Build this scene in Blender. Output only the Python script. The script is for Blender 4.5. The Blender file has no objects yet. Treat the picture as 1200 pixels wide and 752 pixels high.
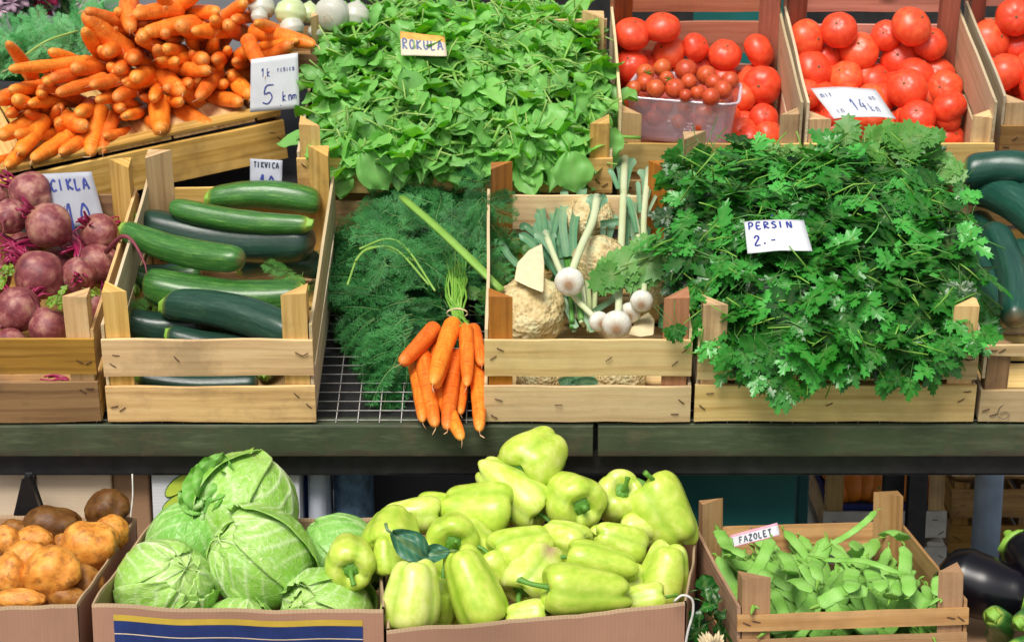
import bpy, math, random
import numpy as np
from mathutils import Vector, Matrix, Quaternion, noise

random.seed(11)
RND = random.random
def U(a, b): return a + (b - a) * random.random()
SC = bpy.context.scene
COL = SC.collection
PI = math.pi
V = Vector

# ------------------------------------------------------------------ camera
FPX, DIST, PITCH = 2800.0, 3.4, math.radians(17)
F = V((0, math.cos(PITCH), -math.sin(PITCH)))
UP = V((0, math.sin(PITCH), math.cos(PITCH)))
CAM = -F * DIST
def ray(px, py):
    return (F + V((1, 0, 0)) * ((px - 600) / FPX) + UP * ((376 - py) / FPX)).normalized()
def at(px, py, Y):
    r = ray(px, py); return CAM + r * ((Y - CAM.y) / r.y)
def hit(px, py, pl):
    p, n = pl; r = ray(px, py)
    return CAM + r * ((p - CAM).dot(n) / r.dot(n))
def plane3(a, b, c):
    n = (b - a).cross(c - a).normalized()
    if n.z < 0: n = -n
    return (a, n)
def proj(p):
    q = p - CAM; d = q.dot(F)
    return 600 + FPX * q.x / d, 376 - FPX * q.dot(UP) / d
def mpp(p):            # metres per pixel at a point
    return (p - CAM).dot(F) / FPX

cam_data = bpy.data.cameras.new('camera')
cam = bpy.data.objects.new('camera', cam_data); COL.objects.link(cam)
cam.location = CAM; cam.rotation_euler = (PI / 2 - PITCH, 0, 0)
cam_data.sensor_width = 36; cam_data.lens = FPX / 1200 * 36
cam_data.clip_end = 500
cam_data.dof.use_dof = True; cam_data.dof.focus_distance = 3.38; cam_data.dof.aperture_fstop = 14
SC.camera = cam

# ------------------------------------------------------------------ mesh collector
class MB:
    def __init__(s):
        s.v, s.f, s.uv, s.m, s.t = [], [], [], [], []     # verts, faces, per-vertex uv, face material, per-vertex colour
    def add(s, verts, faces, uvs=None, mat=0, tint=None):
        o = len(s.v); s.v.extend([tuple(x) for x in verts])
        s.uv.extend(uvs if uvs is not None else [(0, 0)] * len(verts))
        if tint is None: tint = (.5, 0, 0)
        if isinstance(tint, tuple): s.t.extend([tint] * len(verts))
        else: s.t.extend(tint)
        for f in faces: s.f.append(tuple(o + i for i in f)); s.m.append(mat)
    def box(s, c, d, mat=0, M=None, tint=None, uvax=0, warp=0.0):
        """box centre c, size d; M an optional Matrix; grain along axis uvax"""
        hx, hy, hz = d[0] / 2, d[1] / 2, d[2] / 2
        if tint is None: tint = (RND(), RND(), 0)
        uo = U(0, 50); vo = U(0, 50)
        P = [V((x * hx, y * hy, z * hz)) for x, y, z in
             ((-1,-1,-1),(1,-1,-1),(1,1,-1),(-1,1,-1),(-1,-1,1),(1,-1,1),(1,1,1),(-1,1,1))]
        q = [[0,3,2,1],[4,5,6,7],[0,1,5,4],[1,2,6,5],[2,3,7,6],[3,0,4,7]]
        for face in q:
            vs = [P[i] for i in face]
            uv = []
            for p in vs:
                a = p[uvax]; others = [p[i] for i in range(3) if i != uvax]
                n = (vs[1] - vs[0]).cross(vs[2] - vs[1])
                k = max(range(3), key=lambda i: abs(n[i]))
                if k == uvax: uv.append((others[0] * .3 + uo, others[1] + vo))
                else:
                    b = [i for i in range(3) if i not in (k, uvax)][0]
                    uv.append((a + uo, p[b] + vo + k * .37))
            W = [(p + V(c)) for p in vs]
            if M is not None: W = [M @ w for w in W]
            s.add(W, [(0, 1, 2, 3)], uv, mat, tint)
    def build(s, name, mats, parent=None, smooth=True, bevel=0, weld=False):
        me = bpy.data.meshes.new(name)
        me.from_pydata(s.v, [], s.f)
        if not isinstance(mats, (list, tuple)): mats = [mats]
        for m in mats: me.materials.append(m)
        n = len(me.polygons)
        me.polygons.foreach_set('material_index', s.m)
        me.polygons.foreach_set('use_smooth', [smooth] * n)
        li = np.empty(len(me.loops), dtype=np.int32); me.loops.foreach_get('vertex_index', li)
        uv = np.array(s.uv, dtype=np.float32)[li]
        me.uv_layers.new(name='UVMap').data.foreach_set('uv', uv.ravel())
        ca = me.color_attributes.new('tint', 'FLOAT_COLOR', 'POINT')
        t = np.ones((len(s.v), 4), dtype=np.float32); t[:, :3] = np.array(s.t, dtype=np.float32)
        ca.data.foreach_set('color', t.ravel())
        me.update()
        ob = bpy.data.objects.new(name, me); COL.objects.link(ob)
        if parent: ob.parent = parent
        if weld:
            import bmesh
            bm = bmesh.new(); bm.from_mesh(me); bmesh.ops.remove_doubles(bm, verts=bm.verts, dist=1e-5); bm.to_mesh(me); bm.free()
        if bevel:
            import bmesh
            bm = bmesh.new(); bm.from_mesh(me); bmesh.ops.remove_doubles(bm, verts=bm.verts, dist=1e-5); bm.to_mesh(me); bm.free()
            b = ob.modifiers.new('bevel', 'BEVEL'); b.width = bevel; b.segments = 2; b.limit_method = 'ANGLE'
        return ob

def tag(o, label=None, cat=None, group=None, kind=None):
    if label: o['label'] = label
    if cat: o['category'] = cat
    if group: o['group'] = group
    if kind: o['kind'] = kind
    return o
def empty(name, loc=(0, 0, 0), rot=(0, 0, 0)):
    o = bpy.data.objects.new(name, None); COL.objects.link(o); o.empty_display_size = .02
    o.location = loc; o.rotation_euler = rot; return o
def copy_tree(o, parent=None):
    c = o.copy(); COL.objects.link(c)
    if parent is not None: c.parent = parent
    for ch in list(o.children): copy_tree(ch, c)
    return c
_used = set()
def inst(proto):
    """first use moves the prototype itself, later uses copy it with its parts"""
    if proto.name not in _used:
        _used.add(proto.name); return proto
    return copy_tree(proto)
def drop_unused(protos):
    for p in protos:
        if p.name not in _used:
            for ch in list(p.children_recursive): bpy.data.objects.remove(ch)
            bpy.data.objects.remove(p)
def basis(z, x=None):
    z = V(z).normalized()
    x = V(x) if x is not None else V((1, 0, 0))
    x = x - z * x.dot(z)
    if x.length < 1e-4: x = V((0, 1, 0)) - z * z.y
    x.normalize(); y = z.cross(x)
    return Matrix((x, y, z)).transposed()
def setm(o, loc, B3, sc):
    if not hasattr(sc, '__len__'): sc = (sc, sc, sc)
    o.matrix_world = Matrix.Translation(loc) @ B3.to_4x4() @ Matrix.Diagonal((*sc, 1))
    return o

def spline(pts, n):
    """Catmull-Rom through tuples, n samples"""
    P = [V(p) for p in pts]; P = [P[0] * 2 - P[1]] + P + [P[-1] * 2 - P[-2]]
    out = []
    for k in range(n):
        s = k / (n - 1) * (len(P) - 3); i = min(int(s), len(P) - 4); t = s - i
        a, b, c, d = P[i:i + 4]
        out.append(.5 * ((2 * b) + (c - a) * t + (2 * a - 5 * b + 4 * c - d) * t * t + (3 * b - a - 3 * c + d) * t ** 3))
    return out
def sweep(mb, pts, radii, ns=12, mod=None, mat=0, tint=None, flat=1.0, tfun=None, x0=None, straight=False):
    """closed tube; mod(k, th)->factor; flat squashes the second axis; tfun(k,th)->tint"""
    n = len(pts); pts = [V(p) for p in pts]
    tan = [(pts[min(i + 1, n - 1)] - pts[max(i - 1, 0)]).normalized() for i in range(n)]
    if straight: tan = [V((0, 0, 1 if pts[-1].z > pts[0].z else -1))] * n
    x = V(x0) if x0 is not None else (V((1, 0, 0)) if abs(tan[0].x) < .8 else V((0, 1, 0)))
    x = (x - tan[0] * x.dot(tan[0])).normalized()
    vs, uv, ts, L = [], [], [], 0
    for i in range(n):
        if i: L += (pts[i] - pts[i - 1]).length
        x = (x - tan[i] * x.dot(tan[i])).normalized(); y = tan[i].cross(x)
        for j in range(ns):
            th = 2 * PI * j / ns; r = radii[i] * (mod(i, th) if mod else 1)
            vs.append(pts[i] + x * (r * math.cos(th)) + y * (r * math.sin(th) * flat)); uv.append((j / ns, L))
            if tfun: ts.append(tfun(i, th))
    fs = [(i * ns + j, i * ns + (j + 1) % ns, (i + 1) * ns + (j + 1) % ns, (i + 1) * ns + j) for i in range(n - 1) for j in range(ns)]
    fs.append(tuple(range(ns - 1, -1, -1))); fs.append(tuple((n - 1) * ns + j for j in range(ns)))
    mb.add(vs, fs, uv, mat, ts if tfun else tint)
def blob(mb, R, nu=28, nv=20, disp=None, mat=0, sc=(1, 1, 1), tfun=None, M=None, c=(0, 0, 0)):
    """sphere-like surface; disp(unit dir)->radius factor"""
    vs, uv, ts = [], [], []
    for i in range(nv + 1):
        ph = PI * i / nv
        for j in range(nu):
            th = 2 * PI * j / nu
            d = V((math.sin(ph) * math.cos(th), math.sin(ph) * math.sin(th), math.cos(ph)))
            r = R * (disp(d) if disp else 1)
            p = V((d.x * r * sc[0], d.y * r * sc[1], d.z * r * sc[2])) + V(c)
            vs.append(M @ p if M is not None else p); uv.append((j / nu, i / nv)); ts.append(tfun(d) if tfun else (.5, 0, 0))
    fs = [(i * nu + j, (i + 1) * nu + j, (i + 1) * nu + (j + 1) % nu, i * nu + (j + 1) % nu) for i in range(nv) for j in range(nu)]
    mb.add(vs, fs, uv, mat, ts)
def N3(p, s=1.0, seed=0.0): return noise.noise(V(p) * s + V((seed, seed * 1.7, seed * .3)))
ORD = ['first', 'second', 'third', 'fourth', 'fifth', 'sixth', 'seventh', 'eighth', 'ninth', 'tenth', 'eleventh', 'twelfth', 'thirteenth', 'fourteenth', 'fifteenth', 'sixteenth', 'seventeenth', 'eighteenth', 'nineteenth', 'twentieth']
def autolabel(obs, fmt, nrows, rownames=None):
    """fmt uses {n} (place from the left) and {r} (row counted from the back)"""
    L = sorted(obs, key=lambda o: proj(o.matrix_world.translation)[1])
    per = math.ceil(len(L) / nrows)
    for r in range(nrows):
        row = sorted(L[r * per:(r + 1) * per], key=lambda o: proj(o.matrix_world.translation)[0])
        for n, o in enumerate(row):
            o['label'] = fmt.format(n=ORD[min(n, 19)], r=(rownames[r] if rownames else ORD[r]))
# ------------------------------------------------------------------ materials
class NT:
    def __init__(s, name):
        s.m = bpy.data.materials.new(name); s.m.use_nodes = True
        s.t = s.m.node_tree; s.t.nodes.clear()
        s.out = s.t.nodes.new('ShaderNodeOutputMaterial')
    def n(s, typ, ins=None, **props):
        nd = s.t.nodes.new('ShaderNode' + typ)
        for k, v in props.items(): setattr(nd, k, v)
        for k, v in (ins or {}).items():
            sock = nd.inputs[k]
            if isinstance(v, bpy.types.NodeSocket): s.t.links.new(v, sock)
            else: sock.default_value = v
        return nd
    def link(s, a, b): s.t.links.new(a, b)
    def ramp(s, fac, stops):
        nd = s.n('ValToRGB', {'Fac': fac}); el = nd.color_ramp.elements
        while len(el) < len(stops): el.new(.5)
        for e, (p, c) in zip(el, stops): e.position = p; e.color = (*c, 1) if len(c) == 3 else c
        return nd.outputs['Color']
    def mix(s, fac, a, b, mode='MIX'):
        nd = s.n('Mix', data_type='RGBA', blend_type=mode)
        for i, v in ((0, fac), (6, a), (7, b)):
            if isinstance(v, bpy.types.NodeSocket): s.link(v, nd.inputs[i])
            else: nd.inputs[i].default_value = v if i == 0 else ((*v, 1) if len(v) == 3 else v)
        return nd.outputs[2]
    def math(s, op, a, b=0.0, clamp=False):
        nd = s.n('Math', operation=op, use_clamp=clamp)
        for i, v in ((0, a), (1, b)):
            if isinstance(v, bpy.types.NodeSocket): s.link(v, nd.inputs[i])
            else: nd.inputs[i].default_value = v
        return nd.outputs[0]
    def uv(s, sx=1, sy=1):
        u = s.n('UVMap').outputs[0]
        return s.n('Mapping', {'Vector': u, 'Scale': (sx, sy, 1)}).outputs[0]
    def obj(s, sc=(1, 1, 1), rnd=True):
        c = s.n('TexCoord').outputs['Object']
        mp = s.n('Mapping', {'Vector': c, 'Scale': sc})
        if rnd:
            r = s.n('ObjectInfo').outputs['Random']
            cm = s.n('CombineXYZ', {'X': s.math('MULTIPLY', r, 37.0), 'Y': s.math('MULTIPLY', r, 91.0), 'Z': s.math('MULTIPLY', r, 53.0)})
            ad = s.n('VectorMath', {0: mp.outputs[0], 1: cm.outputs[0]}, operation='ADD')
            return ad.outputs[0]
        return mp.outputs[0]
    def noise(s, vec, scale, detail=4, rough=.55):
        return s.n('TexNoise', {'Vector': vec, 'Scale': scale, 'Detail': detail, 'Roughness': rough}).outputs['Fac']
    def tint(s):
        a = s.n('Attribute', attribute_name='tint')
        sp = s.n('SeparateColor', {'Color': a.outputs['Color']})
        return sp.outputs
    def bump(s, h, strength=.3, dist=.002):
        return s.n('Bump', {'Height': h, 'Strength': strength, 'Distance': dist}).outputs[0]
    def finish(s, color, rough=.5, normal=None, **kw):
        ins = {'Base Color': color if isinstance(color, bpy.types.NodeSocket) else (*color, 1), 'Roughness': rough}
        if normal is not None: ins['Normal'] = normal
        ins.update({k.replace('_', ' '): v for k, v in kw.items()})
        b = s.n('BsdfPrincipled', ins); s.bsdf = b
        s.link(b.outputs[0], s.out.inputs[0]); return s.m

def wood(name, light, mid, dark, stain=(.10, .055, .03), stain_amt=.35, rough=.7):
    k = NT(name); t = k.tint()
    uv = k.n('UVMap').outputs[0]
    g = k.noise(k.n('Mapping', {'Vector': uv, 'Scale': (2.6, 62, 1)}).outputs[0], 1.0, 6, .6)
    fine = k.noise(k.n('Mapping', {'Vector': uv, 'Scale': (30, 700, 1)}).outputs[0], 1.0, 3, .6)
    dist = k.n('Mapping', {'Vector': uv, 'Scale': (3.2, 26, 1)}).outputs[0]
    w = k.n('TexWave', {'Vector': dist, 'Scale': 1.1, 'Distortion': 5.5, 'Detail': 3, 'Detail Scale': .9}, bands_direction='Y').outputs['Fac']
    fac = k.math('ADD', k.math('MULTIPLY', g, .92), k.math('MULTIPLY', w, .08))
    c = k.ramp(fac, [(.30, dark), (.5, mid), (.72, light)])
    c = k.mix(k.math('MULTIPLY', fine, .35), c, dark, 'MULTIPLY')
    # stains and grime
    ob = k.obj()
    st = k.noise(ob, 9, 5, .65)
    stm = k.math('MULTIPLY', k.ramp(st, [(.49, (0, 0, 0)), (.64, (1, 1, 1))]), stain_amt)
    c = k.mix(stm, c, stain)
    # knots
    vo = k.n('TexVoronoi', {'Vector': k.n('Mapping', {'Vector': uv, 'Scale': (4.5, 11, 1)}).outputs[0], 'Scale': 1.0, 'Randomness': 1.0})
    kn = k.ramp(vo.outputs['Distance'], [(.03, (1, 1, 1)), (.10, (0, 0, 0))])
    c = k.mix(k.math('MULTIPLY', kn, .75), c, (.13, .06, .03))
    br = k.n('HueSaturation', {'Hue': k.math('ADD', k.math('MULTIPLY', t[1], .012), .497), 'Saturation': k.math('ADD', k.math('MULTIPLY', t[1], .3), .85), 'Value': k.math('ADD', k.math('MULTIPLY', t[0], .5), .74), 'Color': c}).outputs[0]
    nrm = k.bump(k.math('ADD', fac, k.math('MULTIPLY', fine, .5)), .45, .0012)
    return k.finish(br, rough, nrm)
M = {}
M['wood'] = wood('crate_wood', (.86, .60, .27), (.74, .47, .18), (.46, .25, .08))
M['wood_pale'] = wood('pale_crate_wood', (.90, .70, .38), (.80, .58, .28), (.56, .35, .14), stain_amt=.16)
M['wood_orange'] = wood('orange_post_wood', (.56, .24, .07), (.46, .17, .04), (.28, .09, .02), stain_amt=.3)
M['wood_red'] = wood('reddish_crate_wood', (.74, .34, .22), (.64, .26, .16), (.44, .155, .085), stain_amt=.1)
M['wood_redpost'] = wood('reddish_post_wood', (.42, .13, .06), (.34, .09, .04), (.2, .05, .02), stain_amt=.3)
M['wood_brown'] = wood('weathered_crate_wood', (.52, .31, .12), (.42, .225, .075), (.23, .11, .035), stain_amt=.5)
M['wood_pink'] = wood('pinkish_crate_wood', (.66, .42, .24), (.56, .325, .17), (.36, .18, .085), stain_amt=.25)
M['wood_cream'] = wood('cream_side_wood', (.78, .66, .47), (.72, .58, .38), (.55, .40, .22), stain_amt=.12)

def simple(name, col, rough=.6, bump=.0, bscale=60, var=.15, metallic=0.0, **kw):
    k = NT(name); ob = k.obj()
    n = k.noise(ob, bscale, 5)
    dk = tuple(c * (1 - var * 2) for c in col); lt = tuple(min(1, c * (1 + var)) for c in col)
    c = k.ramp(n, [(.3, dk), (.7, lt)])
    return k.finish(c, rough, k.bump(n, bump, .002) if bump else None, Metallic=metallic, **kw)

def m_carrot():
    k = NT('carrot_skin'); t = k.tint()
    uv = k.n('UVMap').outputs[0]
    # rings across the root: stretch noise around
    ring = k.noise(k.n('Mapping', {'Vector': uv, 'Scale': (2.0, 190, 1)}).outputs[0], 1.0, 4, .6)
    ob = k.obj()
    big = k.noise(ob, 5, 3)
    c = k.ramp(big, [(.25, (.80, .14, .008)), (.55, (.92, .23, .018)), (.8, (.98, .33, .04))])
    lines = k.ramp(ring, [(.36, (1, 1, 1)), (.45, (0, 0, 0))])
    c = k.mix(k.math('MULTIPLY', lines, .6), c, (.50, .075, .01))
    pale = k.ramp(ring, [(.54, (0, 0, 0)), (.66, (1, 1, 1))])
    c = k.mix(k.math('MULTIPLY', pale, .45), c, (.98, .40, .08))
    c = k.mix(k.math('MULTIPLY', t[1], .5), c, (.93, .50, .12))      # paler tip
    c = k.mix(k.math('MULTIPLY', t[2], .8), c, (.28, .24, .04))       # green brown crown
    soil = k.math('MULTIPLY', k.ramp(k.noise(ob, 9, 6, .7), [(.55, (0, 0, 0)), (.68, (1, 1, 1))]), .28)
    c = k.mix(soil, c, (.40, .12, .03))
    r = k.n('ObjectInfo').outputs['Random']
    c = k.n('HueSaturation', {'Color': c, 'Hue': k.math('ADD', k.math('MULTIPLY', r, .014), .492), 'Saturation': 1.0, 'Value': k.math('ADD', k.math('MULTIPLY', r, .28), .82)}).outputs[0]
    return k.finish(c, .48, k.bump(ring, .7, .002), Subsurface_Weight=.12, Subsurface_Radius=(.01, .004, .001), Subsurface_Scale=.4, Specular_IOR_Level=.4)
M['carrot'] = m_carrot()

def m_squash(name, base, light, dark, streak):
    k = NT(name); t = k.tint(); uv = k.n('UVMap').outputs[0]
    ob = k.obj()
    st = k.noise(k.n('Mapping', {'Vector': uv, 'Scale': (38, 22, 1)}).outputs[0], 1.0, 5, .75)
    lg = k.noise(k.n('Mapping', {'Vector': uv, 'Scale': (16, 3, 1)}).outputs[0], 1.0, 3, .6)
    sp = k.n('TexVoronoi', {'Vector': k.n('Mapping', {'Vector': uv, 'Scale': (60, 220, 1)}).outputs[0], 'Scale': 1.0}).outputs['Distance']
    c = k.ramp(lg, [(.3, dark), (.6, base)])
    c = k.mix(k.math('MULTIPLY', k.ramp(st, [(.5, (0, 0, 0)), (.68, (1, 1, 1))]), streak), c, light)
    c = k.mix(k.math('MULTIPLY', k.ramp(sp, [(.10, (1, 1, 1)), (.24, (0, 0, 0))]), streak * .8), c, light)
    c = k.mix(t[1], c, (.42, .50, .06))
    c = k.mix(t[2], c, (.20, .12, .05))
    r = k.n('ObjectInfo').outputs['Random']
    c = k.n('HueSaturation', {'Color': c, 'Hue': .5, 'Saturation': 1.0, 'Value': k.math('ADD', k.math('MULTIPLY', r, .5), .8)}).outputs[0]
    return k.finish(c, .3, k.bump(k.math('ADD', st, k.noise(ob, 25, 3)), .12, .0015), Specular_IOR_Level=.5)
M['zuc_mid'] = m_squash('courgette_green', (.045, .17, .028), (.16, .36, .07), (.022, .10, .018), .75)
M['zuc_dark'] = m_squash('courgette_dark', (.018, .062, .040), (.075, .15, .085), (.010, .036, .024), .45)
M['cucumber'] = m_squash('cucumber_blue_green', (.016, .085, .058), (.06, .17, .11), (.009, .050, .036), .45)

def m_tomato(name, c1, c2, c3):
    k = NT(name); t = k.tint(); ob = k.obj()
    n = k.noise(ob, 7, 3)
    r = k.n('ObjectInfo').outputs['Random']
    n2 = k.math('ADD', k.math('MULTIPLY', n, .7), k.math('MULTIPLY', r, .3))
    c = k.ramp(n2, [(.2, c1), (.5, c2), (.8, c3)])
    sp = k.n('TexNoise', {'Vector': ob, 'Scale': 160.0, 'Detail': 2.0}).outputs['Fac']
    c = k.mix(k.math('MULTIPLY', k.ramp(sp, [(.60, (0, 0, 0)), (.72, (1, 1, 1))]), .25), c, (.95, .35, .14))
    c = k.mix(t[1], c, (.45, .30, .05))
    return k.finish(c, .38, k.bump(k.noise(ob, 30, 2), .10, .002), Subsurface_Weight=.1, Subsurface_Radius=(.012, .003, .001), Subsurface_Scale=.5, Coat_Weight=.12, Coat_Roughness=.25)
M['tomato'] = m_tomato('tomato_skin', (.70, .030, .010), (.84, .085, .028), (.90, .18, .05))
M['cherry'] = m_tomato('small_tomato_skin', (.40, .035, .012), (.58, .075, .018), (.64, .16, .03))

def m_pepper():
    k = NT('pale_pepper_skin'); t = k.tint(); ob = k.obj()
    n = k.noise(ob, 6, 3)
    r = k.n('ObjectInfo').outputs['Random']
    f = k.math('ADD', k.math('MULTIPLY', n, .8), k.math('MULTIPLY', r, .25))
    c = k.ramp(f, [(.3, (.38, .57, .04)), (.52, (.55, .68, .09)), (.75, (.74, .79, .24))])
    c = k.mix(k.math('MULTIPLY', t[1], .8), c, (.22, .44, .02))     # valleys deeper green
    sc = k.ramp(k.noise(ob, 5, 7, .75), [(.58, (0, 0, 0)), (.66, (1, 1, 1))])
    c = k.mix(k.math('MULTIPLY', sc, .30), c, (.62, .42, .12))
    c = k.mix(t[2], c, (.40, .18, .17))
    return k.finish(c, .34, k.bump(k.noise(ob, 25, 3), .12, .0015), Subsurface_Weight=.15, Subsurface_Radius=(.006, .01, .002), Subsurface_Scale=.6, Coat_Weight=.08, Coat_Roughness=.2)
M['pepper'] = m_pepper()

def m_leaf(name, dark, mid, light, vein=(.35, .45, .16), veinamt=.5, trans=.28, rough=.42, under=None, ret=0.0):
    k = NT(name); t = k.tint()
    ob = k.obj(rnd=False)
    n = k.noise(ob, 22, 3)
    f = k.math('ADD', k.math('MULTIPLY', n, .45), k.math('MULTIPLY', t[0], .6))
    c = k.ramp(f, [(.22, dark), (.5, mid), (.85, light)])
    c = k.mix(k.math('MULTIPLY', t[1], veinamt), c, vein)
    if under is not None:
        g = k.n('NewGeometry').outputs['Backfacing']
        c = k.mix(k.math('MULTIPLY', g, .7), c, under)
    nb = k.bump(k.noise(ob, 140, 3), .3, .001)
    if ret:
        vv = k.n('TexVoronoi', {'Vector': k.n('VectorMath', {0: k.n('Mapping', {'Vector': k.n('UVMap').outputs[0], 'Scale': (9, 11, 1)}).outputs[0], 1: k.n('TexNoise', {'Vector': ob, 'Scale': 9.0}).outputs['Color']}, operation='ADD').outputs[0], 'Scale': 1.0}, feature='DISTANCE_TO_EDGE').outputs['Distance']
        line = k.ramp(vv, [(.0, (1, 1, 1)), (.10, (0, 0, 0))])
        c = k.mix(k.math('MULTIPLY', line, ret), c, vein)
        nb = k.bump(k.math('ADD', line, t[1]), .35, .0015)
    b = k.n('BsdfPrincipled', {'Base Color': c, 'Roughness': rough, 'Normal': nb, 'Specular IOR Level': .45})
    hs = k.n('HueSaturation', {'Color': c, 'Hue': .485, 'Saturation': 1.1, 'Value': 1.5}).outputs[0]
    tr = k.n('BsdfTranslucent', {'Color': hs})
    mx = k.n('MixShader', {0: trans, 1: b.outputs[0], 2: tr.outputs[0]})
    k.link(mx.outputs[0], k.out.inputs[0]); return k.m
M['rocket'] = m_leaf('rocket_leaf', (.022, .17, .004), (.10, .46, .014), (.30, .76, .08), under=(.24, .54, .15))
M['parsley'] = m_leaf('parsley_leaf', (.003, .055, .006), (.020, .21, .016), (.09, .50, .08), trans=.2, rough=.30, veinamt=.3)
M['celery'] = m_leaf('celery_leaf', (.05, .20, .03), (.10, .33, .05), (.22, .46, .12), veinamt=.5)
M['feather'] = m_leaf('carrot_top_leaf', (.004, .045, .008), (.014, .13, .022), (.07, .32, .08), trans=.15, rough=.5)
M['feather_light'] = m_leaf('distant_carrot_top_leaf', (.02, .20, .03), (.07, .36, .09), (.22, .56, .24), trans=.2)
M['beetleaf'] = m_leaf('beet_leaf', (.08, .22, .02), (.16, .38, .03), (.28, .5, .06), vein=(.35, .02, .08))
M['leek'] = m_leaf('leek_blade', (.06, .20, .10), (.12, .30, .16), (.30, .45, .30), trans=.1, rough=.38)
M['stalk'] = m_leaf('green_stalk', (.12, .32, .03), (.22, .46, .06), (.40, .60, .16), trans=.1)
M['stalkpale'] = m_leaf('pale_stalk', (.45, .55, .22), (.58, .66, .34), (.72, .76, .55), trans=.1)
M['beetstem'] = m_leaf('beet_stalk', (.16, .006, .04), (.30, .012, .07), (.42, .04, .12), trans=.05, rough=.35)
M['pod'] = m_leaf('bean_pod', (.11, .36, .03), (.25, .54, .095), (.42, .70, .23), trans=.08, rough=.45, vein=(.30, .50, .16))
M['cabbage'] = m_leaf('cabbage_leaf', (.13, .38, .025), (.29, .58, .07), (.56, .78, .24), vein=(.84, .92, .62), veinamt=.7, trans=.12, rough=.34, ret=.14)
M['cabbage_dark'] = m_leaf('cabbage_outer_leaf', (.10, .34, .03), (.20, .52, .07), (.40, .70, .20), vein=(.62, .80, .40), veinamt=.7, trans=.15, rough=.36, ret=.1)
M['pepleaf'] = m_leaf('pepper_leaf', (.02, .10, .06), (.04, .17, .10), (.10, .26, .18), trans=.1)

def m_potato():
    k = NT('potato_skin'); t = k.tint(); ob = k.obj()
    a = k.noise(ob, 3.5, 6, .62); b = k.noise(ob, 30, 4, .6)
    r = k.n('ObjectInfo').outputs['Color']
    c = k.ramp(a, [(.3, (.42, .14, .02)), (.5, (.76, .30, .040)), (.7, (.88, .46, .095))])
    patch = k.ramp(k.noise(ob, 5, 7, .70), [(.54, (0, 0, 0)), (.63, (1, 1, 1))])
    c = k.mix(k.math('MULTIPLY', patch, .6), c, (.22, .075, .02))
    c = k.mix(k.math('MULTIPLY', t[1], .8), c, (.16, .06, .02))
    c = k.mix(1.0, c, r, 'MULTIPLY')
    return k.finish(c, .5, k.bump(k.math('ADD', a, k.math('MULTIPLY', b, .5)), .4, .003))
M['potato'] = m_potato()
def m_beet():
    k = NT('beet_skin'); t = k.tint(); ob = k.obj()
    a = k.noise(ob, 3.2, 6, .6)
    rg = k.noise(k.n('Mapping', {'Vector': k.n('TexCoord').outputs['Object'], 'Scale': (2, 2, 30)}).outputs[0], 3.0, 4, .6)
    c = k.ramp(a, [(.3, (.12, .018, .030)), (.47, (.24, .055, .062)), (.59, (.40, .17, .14)), (.74, (.50, .30, .18))])
    c = k.mix(k.math('MULTIPLY', k.ramp(rg, [(.5, (0, 0, 0)), (.7, (1, 1, 1))]), .35), c, (.40, .18, .14))
    c = k.mix(k.math('MULTIPLY', t[1], .8), c, (.34, .16, .07))
    return k.finish(c, .42, k.bump(k.math('ADD', a, rg), .35, .0025))
M['beet'] = m_beet()
def m_celeriac():
    k = NT('celeriac_skin'); t = k.tint(); ob = k.obj()
    a = k.noise(ob, 4, 6, .65); v = k.n('TexVoronoi', {'Vector': ob, 'Scale': 17.0, 'Randomness': 1.0}).outputs['Distance']
    c = k.ramp(a, [(.3, (.42, .30, .11)), (.5, (.68, .54, .27)), (.7, (.80, .74, .48))])
    c = k.mix(k.math('MULTIPLY', k.ramp(v, [(.10, (1, 1, 1)), (.34, (0, 0, 0))]), .55), c, (.28, .14, .05))
    c = k.mix(k.math('MULTIPLY', t[1], .8), c, (.20, .10, .04))
    c = k.mix(k.math('MULTIPLY', k.ramp(k.noise(ob, 4, 2), [(.5, (0, 0, 0)), (.7, (1, 1, 1))]), .25), c, (.30, .42, .10))
    return k.finish(c, .62, k.bump(k.math('ADD', v, a), .7, .004))
M['celeriac'] = m_celeriac()
M['celeriac_cut'] = simple('cut_celeriac_flesh', (.80, .68, .42), .55, .25, 80, .07)
def m_garlic():
    k = NT('garlic_skin'); t = k.tint(); uv = k.n('UVMap').outputs[0]
    st = k.noise(k.n('Mapping', {'Vector': uv, 'Scale': (30, 2, 1)}).outputs[0], 1.0, 4)
    c = k.ramp(st, [(.3, (.66, .60, .48)), (.6, (.82, .79, .70))])
    c = k.mix(k.math('MULTIPLY', t[1], .8), c, (.35, .20, .10))
    c = k.mix(k.math('MULTIPLY', t[2], .8), c, (.55, .65, .28))
    return k.finish(c, .38, k.bump(st, .2, .001), Subsurface_Weight=.1, Subsurface_Scale=.3)
M['garlic'] = m_garlic()
M['onion'] = simple('white_onion_skin', (.56, .56, .47), .3, .1, 3, .05)
M['onion_green'] = simple('greenish_onion_skin', (.56, .66, .34), .3, .1, 3, .05)
M['stem'] = simple('pepper_stem_green', (.13, .34, .04), .5, .3, 90, .25)
M['stem_brown'] = simple('dry_stem', (.20, .13, .06), .8, .4, 90, .3)
M['bright_stem'] = simple('courgette_stem', (.26, .50, .06), .5, .3, 80, .2)
M['root'] = simple('root_hair', (.72, .45, .25), .7)
M['beetroot_tail'] = simple('beet_tail', (.22, .04, .06), .6, .2)
M['eggplant'] = simple('eggplant_skin', (.003, .002, .005), .27, 0, 5, .2, Coat_Weight=.0)
M['husk'] = simple('dry_husk', (.74, .60, .36), .75, .3, 80, .2)

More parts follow.
